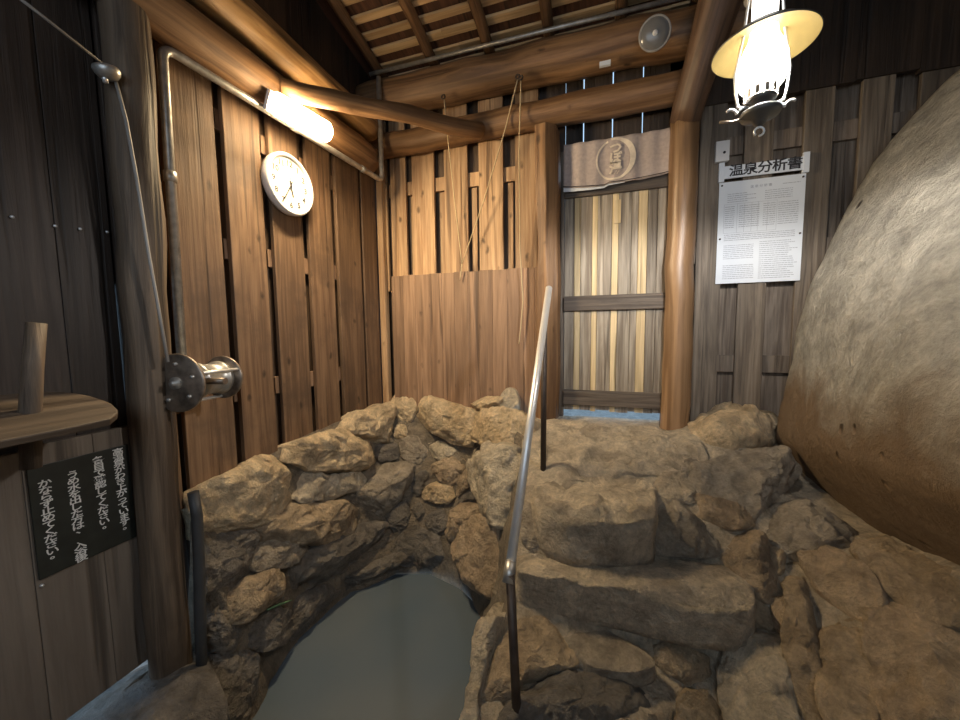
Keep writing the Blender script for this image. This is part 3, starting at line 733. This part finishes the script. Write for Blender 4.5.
# ================================================================== LOGS AND POSTS
log('post', onx(172, 700, -1.505), onx(119, -60, -1.505), .064, .064, 'greylog', 'thick weathered log post left of the clock wall', 'post', bend=0.0, seed=1)
g = G(); g.box((-0.02, -0.03, -0.1), (0.03, 0.03, 1.85))
o = g.obj('post', 'pine', mw=Matrix.Translation((-1.55, 2.46, 0)), bevel=.006); tag(o, 'narrow warm brown corner post where left and back walls meet', 'post')
# slab post left of the door
g = G()
pts = [(-0.365, 2.33), (-0.30, 2.315), (-0.235, 2.36), (-0.225, 2.46), (-0.36, 2.46)]
nz = 24; vs = []
for k in range(nz + 1):
    z = -0.06 + 1.90 * k / nz
    for j, (x, y) in enumerate(pts):
        vs.append((x + 0.018 * mnoise.noise(Vector((j * 3, z * 2.2, 1))) + .01 * math.sin(z * 2), y + 0.01 * mnoise.noise(Vector((j * 3, z * 3, 9))), z))
fs = [(k * 5 + j, k * 5 + (j + 1) % 5, k * 5 + 5 + (j + 1) % 5, k * 5 + 5 + j) for k in range(nz) for j in range(5)] + [(4, 3, 2, 1, 0), tuple(nz * 5 + j for j in range(5))]
o = G().add(vs, fs, False).obj('post', 'log', origin=(-.3, 2.4, 0), bevel=.006); tag(o, 'rough split log post on the left side of the plank door', 'post')
log('pillar', (0.468, 2.40, -0.12), (0.468, 2.40, 1.77), .079, .073, 'redlog', 'smooth reddish log pillar right of the plank door', 'post', wob=0.05, seed=5, seg=28)
log('log_beam', (0.468, 2.40, 1.74), ony(727, -25, 2.12), .078, .10, 'shadelog', 'bent reddish log, coloured dark for shade, leaning from the pillar up to the roof', 'beam', wob=0.1, seed=6, seg=24)
log('log_beam', (-1.62, 2.40, 2.235), (0.85, 2.40, 2.22), .115, .115, 'log', 'thick upper log beam along the back wall under the rafters', 'beam', seed=8)
log('log_beam', (-1.62, 2.42, 1.925), (0.47, 2.42, 1.945), .082, .088, 'log', 'thinner lower log beam along the back wall above the door', 'beam', seed=9)
log('log_beam', (-1.50, -0.3, 1.69), (-1.50, 2.26, 1.770), .088, .088, 'log', 'log beam along the left wall carrying the lit tube lamp', 'beam', seed=10)
log('log_beam', (-1.49, -0.3, 1.93), (-1.49, 2.26, 1.972), .10, .084, 'yellowlog', 'yellowish log beam above the tube lamp beam on the left', 'beam', seed=12)
log('log_brace', (-1.43, 1.44, 1.735), ony(480, 131, 2.34), .042, .05, 'log', 'thin log brace slanting across the left corner', 'beam', seed=14, seg=14, wob=.08)

# ================================================================== DOORS
# plank door at the back
DM = frame('B', (0.104, 2.475, 0))
d = thing('door_1', 'weathered plank door of grey and yellow boards under the short curtain', 'door', DM); d['kind'] = 'structure'
del d['category'], d['label']
Wd = 0.30
Rz = Matrix(((1, 0, 0), (0, 0, -1), (0, 1, 0))).to_4x4()   # local z -> up in the wall frame: boards get their grain upright
widths = [('grey', .062), ('straw', .040), ('grey', .070), ('straw', .034), ('grey', .085), ('straw', .038), ('grey', .075), ('grey', .038), ('straw', .052), ('grey', .055), ('grey', .051)]
tot = sum(w for _, w in widths); x = -Wd
gg, gy = G(), G()
def upbox(g, x0, x1, z0, z1, n0, n1): g.box((x0, -n1, z0), (x1, -n0, z1))   # in the upright frame: x, -normal, z
UP = Matrix(((1, 0, 0, 0), (0, 0, 1, 0), (0, -1, 0, 0), (0, 0, 0, 1)))
def in_up(o, parent):
    o.parent = parent; o.matrix_local = UP
for kind, w in widths:
    w = w * 2 * Wd / tot
    upbox(gy if kind == 'straw' else gg, x + .001, x + w - .001, 0.05 + random.Random(int(x * 999)).uniform(-.006, .006), 1.50, -.010, .008); x += w
# in_up frame: local (x, y, z) -> wall (x, z, -y)
upbox(gg, -Wd, Wd, 0.06, 1.50, -.022, -.0105)
o = gg.obj('board_panel', 'grey', bevel=.002); in_up(o, d)
o = gy.obj('board_panel', 'straw', bevel=.002, label='new pale yellow boards'); in_up(o, d)
for z0, z1, lb in ((1.42, 1.53, 0), (.705, .80, 0), (.085, .185, 0)):
    mwl = Matrix(((0, 0, 1, -Wd), (1, 0, 0, (z0 + z1) / 2), (0, 1, 0, .018), (0, 0, 0, 1)))
    g = G().box((-(z1 - z0) / 2, -.010, 0), ((z1 - z0) / 2, .010, 2 * Wd))
    o = g.obj('rail', 'door_dark', bevel=.003); o.parent = d; o.matrix_local = mwl
for xx in (-.02,):
    g = G(); upbox(g, xx + .02, xx + .06, 1.24, 1.38, .008, .014); o = g.obj('patch', 'straw'); in_up(o, d)
# frame stile left of the door and threshold
g = G(); g.box((-0.225, 2.47, 0), (-0.198, 2.50, 1.72)); g.box((0.404, 2.47, 0), (0.44, 2.50, 1.72))
o = g.obj('trim_4', 'greydark', bevel=.003); o['kind'] = 'structure'

# low door on the left with the blackboard
d2 = thing('door_2', 'x', 'door', frame('L', (-1.55, 0.52, -.17))); d2['kind'] = 'structure'; del d2['category'], d2['label']
g = G()
for a, b_ in ((-.36, -.16), (-.159, .035), (.036, .19), (.191, .328)): upbox(g, a, b_, -.425, .43 + (.01 if a > 0 else 0), -.012, .012)
o = g.obj('board_panel', 'panel', bevel=.002); in_up(o, d2)
# sill of pale concrete outside under the door
g = G().box((-1.75, 0.1, -0.78), (-1.585, 0.95, -0.66)); o = g.obj('trim_5', 'soil', bevel=.01); o['kind'] = 'structure'

nb = thing('notice_board', 'black notice board with white Japanese handwriting on the low door', 'sign', frame('L', (-1.536, 0.679, 0.042)))
G().box((-.117, -.165, 0), (.117, .168, .006)).obj('board', 'board', parent=nb, bevel=.001)
s = .0215
for x, y, t in ((.088, .150, '高温泉がわき上がっています。'), (.036, .140, '各自で確認してください。'), (-.026, .116, 'うめ水を出した方は、'), (-.026, -.1128, '入浴後'), (-.086, .113, 'かならず止めてください。')):
    g = G()
    for k, ch in enumerate(t):
        dx, dy = (.008, .007) if ch in '。、' else (0, 0)
        if ch != ' ': text_mesh(g, ch, s * 1.14, x + dx, y - k * .0208 + dy, .0066, sx=1.25, bold=.0004)
    g.obj('text_line', 'chalk', parent=nb)
for x, y in ((-.112, -.185), (.128, -.178)):
    G().lathe([(0, .006), (.004, .005), (.005, 0), (.003, -.02)], Matrix.Translation((x, y, 0)), 10).obj('pin', 'steel', parent=nb)

# ================================================================== SIGNS, CURTAIN
# short curtain
nr = thing('door_curtain', 'short mauve grey curtain with ring emblem and letters above the plank door', 'curtain', frame('B', (0.105, 2.418, 1.60)))
g = G(); nx, ny = 48, 14
def cw(x, y): return .006 * math.sin(x * 26) * (0.3 + 0.7 * (0.14 - y) / .28) + .004 * math.sin(x * 61 + 2)
def cbot(x): return -.135 - .02 * (1 - ((x) / .305) ** 2) - (.012 if x < -.05 else 0)
for j in range(ny + 1):
    for i in range(nx + 1):
        x = -.305 + .61 * i / nx; yt = .135 - .003 * math.sin(PI * i / nx); yb = cbot(x) + .02; y = yt + (yb - yt) * j / ny
        g.v.append((x, y, cw(x, y)))
for j in range(ny):
    for i in range(nx):
        a = j * (nx + 1) + i; g.f.append([a, a + nx + 1, a + nx + 2, a + 1]); g.sm.append(True)
o = g.obj('cloth', 'cloth', parent=nr); sm = o.modifiers.new('s', 'SOLIDIFY'); sm.thickness = .003
g = G(); vs = []; n = 64
for k in range(n + 1):
    a = PI * 0.62 + 2 * PI * .97 * k / n
    w = .005 + .011 * max(0, math.cos(a - .15)) ** 1.5
    for r in (.103 - w, .103 + w):
        x, y = r * math.cos(a) - .005, r * math.sin(a) * 1.12 + .005; vs.append((x, y, cw(x, y) + .0035))
g.add(vs, [(2 * k, 2 * k + 1, 2 * k + 3, 2 * k + 2) for k in range(n)])
g.obj('ring_emblem', 'cloth_mark', parent=nr)
for k, ch in enumerate('つぼ湯'):
    g = G(); text_mesh(g, ch, .072, .0, .062 - k * .058, .009, bold=.0026); g.obj('character', 'cloth_mark', parent=nr)
g = G().tube([(-.305 + .61 * k / 20, cbot(-.305 + .61 * k / 20) + .028, .008) for k in range(21)], .0022, 6); g.obj('cord', 'ink', parent=nr)
g = G()
vs = [(-.305 + .36 * k / 12, cbot(-.305 + .36 * k / 12) + dy, .001) for k in range(13) for dy in (.021, .021 - .02 * (1 - k / 12) - .004)]
g.add(vs, [(2 * k, 2 * k + 1, 2 * k + 3, 2 * k + 2) for k in range(12)]); g.obj('hem', 'paper', parent=nr)

tb = thing('title_board', 'white board with brushed Japanese heading above the printed notice', 'sign', frame('B', (0.873, 2.468, 1.462)))
G().box((-.19, -.034, 0), (.19, .034, .008)).obj('board', 'paper', parent=tb, bevel=.001)
for k, ch in enumerate('温泉分析書'):
    g = G(); text_mesh(g, ch, .068, -.125 + k * .068, .002, .0088, sx=1.05, bold=.0014); g.obj('character', 'ink', parent=tb)
for sx_ in (-1, 1): G().box((sx_ * .197 - .014, -.05, -.004), (sx_ * .197 + .014, .055, .012)).obj('end_plate', 'paper', parent=tb, bevel=.001)
ps = thing('printed_notice', 'white printed notice sheet of small text pinned under the heading board', 'sign', frame('B', (0.873, 2.470, 1.125)))
G().box((-.203, -.285, 0), (.203, .285, .003)).obj('sheet', 'paper', parent=ps)
g = G(); rr = random.Random(6)
def ln_(x0, x1, y, h=.0032):
    x = x0
    while x < x1 - .004:
        e = min(x1, x + rr.uniform(.006, .028)); g.box((x, y, .003), (e - .0025, y + h, .0034)); x = e
g2 = G(); text_mesh(g2, '温 泉 分 析 書', .017, 0, .245, .0034); g2.obj('heading', 'greyink', parent=ps)
ln_(.10, .185, .243)
for k in range(5): ln_(-.16, -.02 if k % 2 else -.06, .215 - k * .011); ln_(.02, .15, .215 - k * .011)
for k in range(11):
    y = .145 - k * .0115
    ln_(-.17, -.12, y); ln_(-.10, .0, y); ln_(.015, .075, y); ln_(.085, .18, y)
for xx in (-.175, -.11, -.075, -.04, -.01, .035, .078): g.box((xx, .0, .003), (xx + .0012, .16, .0033))
for yy in (.0, .16): g.box((-.175, yy, .003), (.078, yy + .0012, .0033))
for k in range(4): ln_(-.17, .17, -.012 - k * .010)
g.obj('print', 'greyink', parent=ps); g = G()
for k in range(8): ln_(-.17, -.02, -.072 - k * .0105)
g.obj('print', 'greyink', parent=ps); g = G()
for k in range(8): ln_(-.17, -.015, -.185 - k * .0105)
g.obj('print', 'greyink', parent=ps); g = G()
for k in range(19): ln_(.005, rr.uniform(.14, .19), -.062 - k * .0112)
g.obj('print', 'greyink', parent=ps)
for sx_ in (-1, 1):
    for y in (.268, -.03): G().lathe([(0, .006), (.005, .004), (.005, 0)], Matrix.Translation((sx_ * .19, y, .003)), 10).obj('pin', 'iron', parent=ps)
sb = thing('switch_box', 'small grey white switch box above the heading board', 'switch', frame('B', (0.672, 2.468, 1.575)))
G().box((-.034, -.055, 0), (.034, .055, .03)).obj('box', 'white', parent=sb, bevel=.003)
G().lathe([(0, .036), (.006, .035), (.007, .03)], Matrix.Translation((.008, -.01, 0)), 12).obj('button', 'ink', parent=sb)

# ================================================================== CLOCK
cl = thing('wall_clock', 'round white wall clock on the brown left wall showing five thirty-five', 'clock', frame('L', tuple(onx(290, 185, -1.545))))
r = .155
G().lathe([(0, -.028), (r * .98, -.028), (r, -.012), (r * 1.0, .008), (r * .95, .018), (r * .88, .012), (r * .86, .002)], seg=48).obj('rim', 'white', parent=cl)
G().lathe([(0, .002), (r * .87, .002)], seg=48).obj('dial', 'face', parent=cl)
for k in range(1, 13):
    g = G(); a = PI / 2 - k * PI / 6; text_mesh(g, str(k), .042, .68 * r * math.cos(a), .68 * r * math.sin(a), .0028, bold=.0008); g.obj('numeral', 'ink', parent=cl)
G().box((-.015, .045, .0025), (.015, .049, .003)).obj('dial_mark', 'greyink', parent=cl)
def hand(ang, ln, w, z):
    a = math.radians(90 - ang); mt = Matrix.Translation((0, 0, z)) @ Matrix.Rotation(a, 4, 'Z')
    return G().box((-.02, -w, 0), (ln, w, .0015), mt)
hand(167, .062, .0035, .005).obj('hour_hand', 'ink', parent=cl)
hand(210, .10, .0025, .008).obj('minute_hand', 'ink', parent=cl)
hand(350, .035, .001, .010).obj('second_hand', 'ink', parent=cl)

# ================================================================== TUBE LAMP on the left beam
a = onx(276, 104, -1.385); b_ = onx(327, 132, -1.385)
q1, q2 = Vector(a), Vector(b_)
mw, ln = along(q1, q2)
tl = thing('tube_lamp', 'lit warm yellow tube lamp fixed on the left log beam', 'lamp', mw)
def halfcyl(g, r, z0, z1, th0=0, th1=2 * PI, seg=24):
    vs = []
    for z, rr_ in ((z0, r * .6), (z0 + .008, r), (z1 - .008, r), (z1, r * .6)):
        for k in range(seg): vs.append((rr_ * math.cos(2 * PI * k / seg), rr_ * math.sin(2 * PI * k / seg) * 1.15, z))
    fs = [(i * seg + k, i * seg + (k + 1) % seg, (i + 1) * seg + (k + 1) % seg, (i + 1) * seg + k) for i in range(3) for k in range(seg)] + [tuple(range(seg))[::-1], tuple(3 * seg + k for k in range(seg))]
    g.add(vs, fs); return g
halfcyl(G(), .044, 0.0, ln).obj('cover', 'tube', parent=tl)
up_l = (mw.to_3x3().inverted() @ Vector((-0.85, 0, 0.5))).normalized()
g = G(); c0 = up_l * .046; sd = Vector((0, 0, 1)).cross(up_l)
vs = [c0 + sd * a + up_l * b2 + Vector((0, 0, z)) for z in (-.01, ln + .01) for a, b2 in ((-.042, -.008), (.042, -.008), (.042, .012), (-.042, .012))]
g.add(vs, [(0, 1, 2, 3), (7, 6, 5, 4), (0, 4, 5, 1), (1, 5, 6, 2), (2, 6, 7, 3), (3, 7, 4, 0)], False).obj('base', 'white', parent=tl)
# the lamp's reflector throws most of its light out into the room and down
al = bpy.data.lights.new('tube_light', 'AREA'); al.shape = 'RECTANGLE'; al.size = 0.07; al.size_y = ln * 0.95; al.energy = TUBE_W; al.color = (1.0, 0.78, 0.48)
ao = bpy.data.objects.new('tube_light', al); COL.objects.link(ao)
dz_ = Vector((-0.62, -0.12, 0.78)).normalized(); ay = (q2 - q1).normalized(); ax_ = ay.cross(dz_).normalized(); dz_ = ax_.cross(ay)
am_ = Matrix((ax_, ay, dz_)).transposed().to_4x4(); am_.translation = (q1 + q2) / 2 - dz_ * .052
ao.parent = tl; ao.matrix_parent_inverse = tl.matrix_world.inverted(); ao.matrix_world = am_

# ================================================================== CONDUITS
def bent(pts, r, name, mat, parent=None, n=6, rad=.05, seg=12):
    """pipe with rounded elbows"""
    P_ = [Vector(p) for p in pts]; out = [P_[0]]
    for i in range(1, len(P_) - 1):
        a = (P_[i - 1] - P_[i]).normalized() * rad; c = (P_[i + 1] - P_[i]).normalized() * rad
        for k in range(n + 1):
            t = k / n; out.append((P_[i] + a) * (1 - t) ** 2 + P_[i] * 2 * t * (1 - t) + (P_[i] + c) * t * t)
    out.append(P_[-1])
    return G().tube(out, r, seg).obj(name, mat, parent=parent)
pv = [onx(182, 362, -1.515), onx(162, 46, -1.515), onx(382, 181, -1.40), None]
p3 = np.array(pv[2]); p3[1] = min(p3[1], 2.42)
o = bent([pv[0], pv[1], p3, (p3[0], p3[1], 2.28)], .0165, 'conduit_pipe', 'pipe', rad=.045)
tag(o, 'grey steel conduit running up the wall, along the left beam and up the corner', 'pipe')
for k, (p, ax) in enumerate(((pv[1] * .55 + np.array(p3) * .45, 1), (pv[0] * .4 + pv[1] * .6, 2), (pv[1] * .15 + np.array(p3) * .85, 1))):
    dv = Vector(p3 - pv[1]) if ax == 1 else Vector(pv[1] - pv[0])
    mwc, _ = along(p, Vector(p) + dv)
    G().lathe([(.0165, -.02), (.0205, -.018), (.0205, .018), (.0165, .02)], mwc, 14).obj('coupling', 'pipe', parent=o)
o = bent([(-1.50, 2.30, 2.352), (-.4, 2.30, 2.342), (.50, 2.30, 2.33)], .012, 'conduit_pipe', 'pipe', rad=.02)
tag(o, 'thin grey conduit lying along the top of the upper back beam', 'pipe')

# ================================================================== WINCH REEL on the log post
c1, c2 = onx(178, 383, -1.40), onx(223, 377, -1.44)
mw, ln = along(c1, c2)
wr = thing('winch_reel', 'tarnished metal winch reel with round end plates on the log post', 'winch', mw)
def disc(z, r, t): return G().lathe([(0, z - t), (r * .96, z - t), (r, z - t * .6), (r, z + t * .6), (r * .96, z + t), (0, z + t)], seg=40)
disc(0, .104, .006).obj('end_plate', 'old', parent=wr)
disc(ln, .086, .006).obj('end_plate', 'old', parent=wr)
G().lathe([(.034, .008), (.034, ln * .25), (.066, ln * .3), (.066, ln * .40), (.058, ln * .42), (.058, ln * .80), (.066, ln * .82), (.066, ln * .9), (.03, ln * .92), (.03, ln - .008)], Matrix.Translation((0, .0, 0)), 28).obj('drum', 'pipe', parent=wr)
for a in (0.6, 2.7, 4.8):
    G().tube([(.076 * math.cos(a), .076 * math.sin(a), 0), (.076 * math.cos(a), .076 * math.sin(a), ln)], .006, 10).obj('tie_rod', 'steel', parent=wr)
G().lathe([(.022, -.006), (.022, -.014), (.010, -.016), (.010, -.026), (0, -.026)], seg=20).obj('hub', 'pipe', parent=wr)
for a in (0.4, 1.6, 2.8, 3.9, 5.2):
    G().lathe([(.007, -.006), (.007, -.013), (0, -.014)], Matrix.Translation((.068 * math.cos(a), .068 * math.sin(a), 0)), 8).obj('bolt', 'pipe', parent=wr)
g = G(); g.tube([(.042 * math.cos(t * .9), .042 * math.sin(t * .9), ln * .12 + t * .0012) for t in range(0, 50)], .0035, 6); g.obj('rope_winding', 'rope', parent=wr)
G().tube([(-.05, .0, ln * .3), (-.13, .0, ln * .3)], .012, 10).obj('bracket', 'old', parent=wr)

# bell on the post with the cable
bc = onx(107, 72, -1.45)
bell_s = Matrix.Scale(.6, 4)
bl = thing('cable_bell', 'grey bell shaped fitting where the cable meets the log post', 'fitting', Matrix.Translation(Vector(bc)) @ Matrix.Rotation(math.radians(12), 4, 'X') @ bell_s)
G().lathe([(0, .03), (.034, .028), (.052, .02), (.056, .008), (.05, -.012), (.036, -.03), (.016, -.036), (0, -.037)], seg=28).obj('cap', 'pipe', parent=bl)
G().lathe([(.012, -.034), (.012, -.055), (0, -.056)], Matrix.Translation((0, -.02, 0)), 10).obj('nut', 'steel', parent=bl)
G().tube([(-.02, .03, 0), (-.03, .12, .005)], .006, 8).obj('bolt', 'steel', parent=bl)
cb = [onx(14, -6, -1.42), onx(50, 22, -1.44), onx(103, 64, -1.45)]
o = G().tube([Vector(p) for p in cb], .004, 8).obj('cable', 'wire'); tag(o, 'thin grey cable coming down from top left to the bell fitting', 'cable')
cb = [onx(116, 82, -1.45), onx(126, 120, -1.42), onx(137, 180, -1.41), onx(148, 250, -1.405), onx(157, 300, -1.40), onx(168, 362, -1.39)]
o = G().tube([Vector(p) for p in cb], .005, 8).obj('cable', 'wire'); tag(o, 'grey cable hanging down the log post from bell fitting to reel', 'cable')

# ledge board with the stick
lb_ = thing('paddle', 'weathered wooden board with a round stick through it above the low door', 'paddle', frame('L', tuple(onx(35, 413, -1.40))))
ol = [(-.45, -.15), (.02, -.15), (.09, -.13), (.13, -.07), (.14, .03), (.12, .11), (.07, .16), (-.45, .16)]
ol = [tuple(p) for p in chaikin([np.array(p) for p in ol], 1)]
n = len(ol)
vs = [(x, -.010, z) for x, z in ol] + [(x, .010, z) for x, z in ol]
o = G().add([(z, y, x) for x, y, z in vs], [tuple(range(n)), tuple(range(n, 2 * n))[::-1]] + [(i, n + i, n + (i + 1) % n, (i + 1) % n) for i in range(n)], False).obj('board', 'greylog', parent=lb_, bevel=.004)
o.matrix_local = Matrix.Rotation(math.radians(13), 4, 'X') @ Matrix(((0, 0, 1, 0), (0, 1, 0, 0), (1, 0, 0, 0), (0, 0, 0, 1)))
log('stick', (0, 0, 0), (0, 0, 1), .02, .02, 'straw', parent=None)  # replaced below
bpy.data.objects.remove(bpy.data.objects['stick'])
g = G().tube([(-.01, 0, -.14), (.0, 0, 0), (.014, 0, .12), (.030, 0, .235)], [.02, .021, .02, .019], 14, wob=.1)
o = g.obj('stick', 'greylog', parent=lb_); o.matrix_local = Matrix(((1, 0, 0, -.012), (0, 0, 1, 0), (0, 1, 0, 0.01), (0, 0, 0, 1)))

# hose beside the post
hp = [onx(193, 492, -1.45), onx(197, 515, -1.44), onx(199, 560, -1.43), onx(200, 620, -1.42), onx(203, 690, -1.41)]
o = G().tube([Vector(p) for p in hp], .019, 12).obj('hose', 'rubber'); tag(o, 'dark hose running down beside the log post to the floor', 'hose')

# ================================================================== HANDRAIL
pb = onz(543, 484, -.20); pt = np.array((pb[0], pb[1], 0)); k = 0
dpt = float((pb - CP) @ Fv)
top = dep(549, 288, dpt); low = dep(508, 582, 1.16); lb0 = dep(518, 735, 1.12)
hr = thing('handrail', 'steel handrail beside the stone steps on two dark posts', 'handrail', (pb[0], pb[1], pb[2]))
loc = Vector(pb)
def rel(p): return Vector(p) - loc
G().tube([rel(top), rel(low)], .0165, 18).obj('rail', 'steel', parent=hr)
dv = (rel(low) - rel(top)).normalized()
G().tube([rel(low) - dv * .06, rel(low) + dv * .004], .0185, 18).obj('end_cap', 'pipe', parent=hr)
G().tube([(0, 0, -.08), (0.005, 0, float(dep(547, 318, dpt)[2]) - loc.z)], .0145, 14).obj('post', 'iron', parent=hr)
G().tube([rel(lb0), rel(dep(510, 574, 1.165))], .0145, 14).obj('post', 'iron', parent=hr)

# ================================================================== ROPES, DISH
def hook(p, nm='hook'):
    return p
def ropething(label, hooks, lines, r=.004):
    t = thing('rope', label, 'rope', tuple(hooks[0])); l0 = Vector(hooks[0])
    for l in lines:
        pts = [Vector(p) - l0 for p in l]; out = []
        for i in range(len(pts) - 1):
            for k in range(5): out.append(pts[i].lerp(pts[i + 1], k / 5))
        out.append(pts[-1]); G().tube(out, r, 7).obj('strand', 'rope', parent=t)
    for h in hooks:
        hh = Vector(h) - l0
        G().tube([hh + Vector((.012 * math.cos(a * .7), -.012, .012 * math.sin(a * .7))) for a in range(0, 10)], .005, 7).obj('knot', 'iron', parent=t)
    return t
yb = 2.28
h1, h2 = ony(444, 98, yb), ony(518, 78, yb)
kn = ony(462, 264, 2.42)
ropething('thin straw rope hanging from two hooks and meeting in one knot at the wall', [h1, h2], [[h1, ony(449, 150, 2.33), ony(455, 205, 2.40), kn], [h2, ony(505, 130, 2.33), ony(484, 200, 2.39), kn], [kn, ony(460, 280, 2.43)]])
h3 = ony(521, 79, yb)
ropething('single straw rope hanging straight down to the panel left of the door post', [h3], [[h3, ony(519, 150, 2.33), ony(520, 250, 2.41), ony(523, 300, 2.42), ony(521, 325, 2.42), ony(519, 344, 2.425)]])
dc = ony(655, 33, 2.20)
ds = thing('round_dish', 'round cloudy dish on the upper log beam beside the bent log', 'dish', frame('B', tuple(dc)) @ Matrix.Rotation(math.radians(20), 4, 'X') @ Matrix.Scale(.84, 4))
G().lathe([(0, .008), (.05, .006), (.082, -.005), (.088, -.014), (.082, -.02), (0, -.02)], seg=36).obj('plate', 'cloudy', parent=ds)
G().lathe([(.080, -.006), (.090, 0), (.094, -.01), (.088, -.02)], seg=36).obj('rim', 'wire', parent=ds)
G().lathe([(0, .02), (.012, .018), (.016, .006)], seg=18).obj('boss', 'white', parent=ds)
G().tube([(0, 0, -.02), (0, -.02, -.10)], .01, 8).obj('stem', 'old', parent=ds)
# paper scraps on the beam
for (px, py, w, h, lb) in ((605, 63, .03, .012, 'torn white paper scrap stuck on the upper back log beam'),):
    p = ony(px, py, 2.287)
    o = G().box((-w, -h, -.016), (w, h, .002)).obj('paper_scrap', 'paper', mw=frame('B', tuple(p))); tag(o, lb, 'paper')

# ================================================================== LANTERN
lc = dep(762, 72, 1.02)
LZ = Matrix.Translation(Vector(lc))
ln_t = thing('lantern', 'lit oil style lantern with wide shade hanging before the notice', 'lantern', LZ)
# chimney (lit glass), shade, burner, font, frame
G().lathe([(.03, -.062), (.052, -.035), (.060, -.005), (.058, .03), (.046, .065), (.036, .085), (.03, .12), (.03, .20)], seg=32).obj('chimney', 'bulb', parent=ln_t)
sh = [(.032, .112), (.055, .107), (.09, .092), (.118, .068), (.122, .066)]
G().lathe([(r, z - .003) for r, z in sh], seg=56).obj('shade_lining', 'enamel', parent=ln_t)
g = G().lathe([(r, z) for r, z in sh] + [(.124, .064), (.122, .062)], seg=56)
g.obj('shade', 'shade_top', parent=ln_t)
G().lathe([(.02, -.062), (.034, -.066), (.038, -.075), (.034, -.082), (.024, -.088), (.02, -.097), (.046, -.104), (.05, -.112), (.046, -.12), (.02, -.127), (.014, -.14), (.006, -.146), (0, -.146)], seg=28).obj('burner', 'shade_top', parent=ln_t)
g = G()
for k in range(12):
    a = 2 * PI * k / 12; mt = Matrix.Rotation(a, 4, 'Z')
    g.box((.037, -.005, -.07), (.040, .005, -.045), mt)
g.obj('crown', 'old', parent=ln_t)
for sgn in (-1, 1):
    G().tube([(sgn * .03, 0, -.09), (sgn * .055, 0, -.085), (sgn * .062, 0, -.05), (sgn * .066, 0, .0), (sgn * .058, 0, .05), (sgn * .048, 0, .11), (sgn * .04, 0, .20)], .0035, 8).obj('frame_wire', 'steel', parent=ln_t)
    G().tube([(sgn * (.035 + .022 * math.sin(t)), 0, -.088 - .018 * (1 - math.cos(t))) if t < 1.6 else (sgn * (.035 + .022 + .016 * (1 - math.cos(t - 1.6))), 0, -.106 + .018 * math.sin(t - 1.6)) for t in [i * .35 for i in range(12)]], .0035, 8).obj('scroll', 'steel', parent=ln_t)
G().tube([(.012 * math.sin(t * .5), 0, -.16 - .012 * math.cos(t * .5)) for t in range(0, 12)], .003, 8).obj('ring', 'steel', parent=ln_t)
G().tube([(-.04, 0, -.118), (-.07, 0, -.122), (-.10, 0, -.118)], .004, 8).obj('wick_key', 'old', parent=ln_t)
G().lathe([(.028, .20), (.05, .205), (.045, .225), (.03, .24), (.01, .25), (0, .25)], seg=28).obj('cap', 'pipe', parent=ln_t)
zt = roofz(lc[1]) - lc[2]
G().tube([(0, 0, .25), (0, 0, zt + .03)], .0035, 8).obj('hanging_wire', 'iron', parent=ln_t)
for tilt, frac in ((0.0, 0.84), (24.0, 0.16)):
    sp = bpy.data.lights.new('lantern_light', 'SPOT'); sp.energy = LANTERN_W * frac; sp.spot_size = PI; sp.spot_blend = 0.25; sp.shadow_soft_size = 0.03
    sp.color = (1.0, 0.96, 0.91)
    so = bpy.data.objects.new('lantern_light', sp); COL.objects.link(so); so.parent = ln_t
    so.matrix_local = Matrix.Translation((0, 0, -0.03)) @ Matrix.Rotation(math.radians(tilt), 4, Vector((1, -0.9, 0)).normalized())

# ================================================================== SMALL THINGS
for px, py in ((12, 217), (55, 226), (80, 229), (107, 232)):  # row of small bright steel dots on the boards
    p = onx(px, py, XL + .009)
    o = G().lathe([(0, .006), (.003, .005), (.0045, .002), (.0045, 0)], seg=10).obj('steel_dot', 'steel', mw=frame('L', tuple(p)))
    tag(o, 'small bright steel dot in the row across the dark boards left of the log post', 'steel_dot', 'bright dots in the dark wall')
tp = [Vector(p) for p in (onz(267, 610, -.52), onz(278, 605, -.51), onz(292, 600, -.50))]
hit = [bvh_tub.ray_cast(Vector(CP), (p - Vector(CP)).normalized()) for p in tp]
tp = [h[0] - (h[0] - Vector(CP)).normalized() * .07 for h in hit]
M['leaf'] = plain('green_stem', (0.13, 0.24, 0.12), 0.5)
o = G().tube([tp[0] * (1 - t) + tp[1] * t for t in (0, .5, 1)] + [tp[1] * (1 - t) + tp[2] * t for t in (.5, 1)], [.003, .005, .006, .005, .002], 8).obj('twig', 'leaf')
tag(o, 'short green twig caught between stones above the round dark cobble', 'twig')
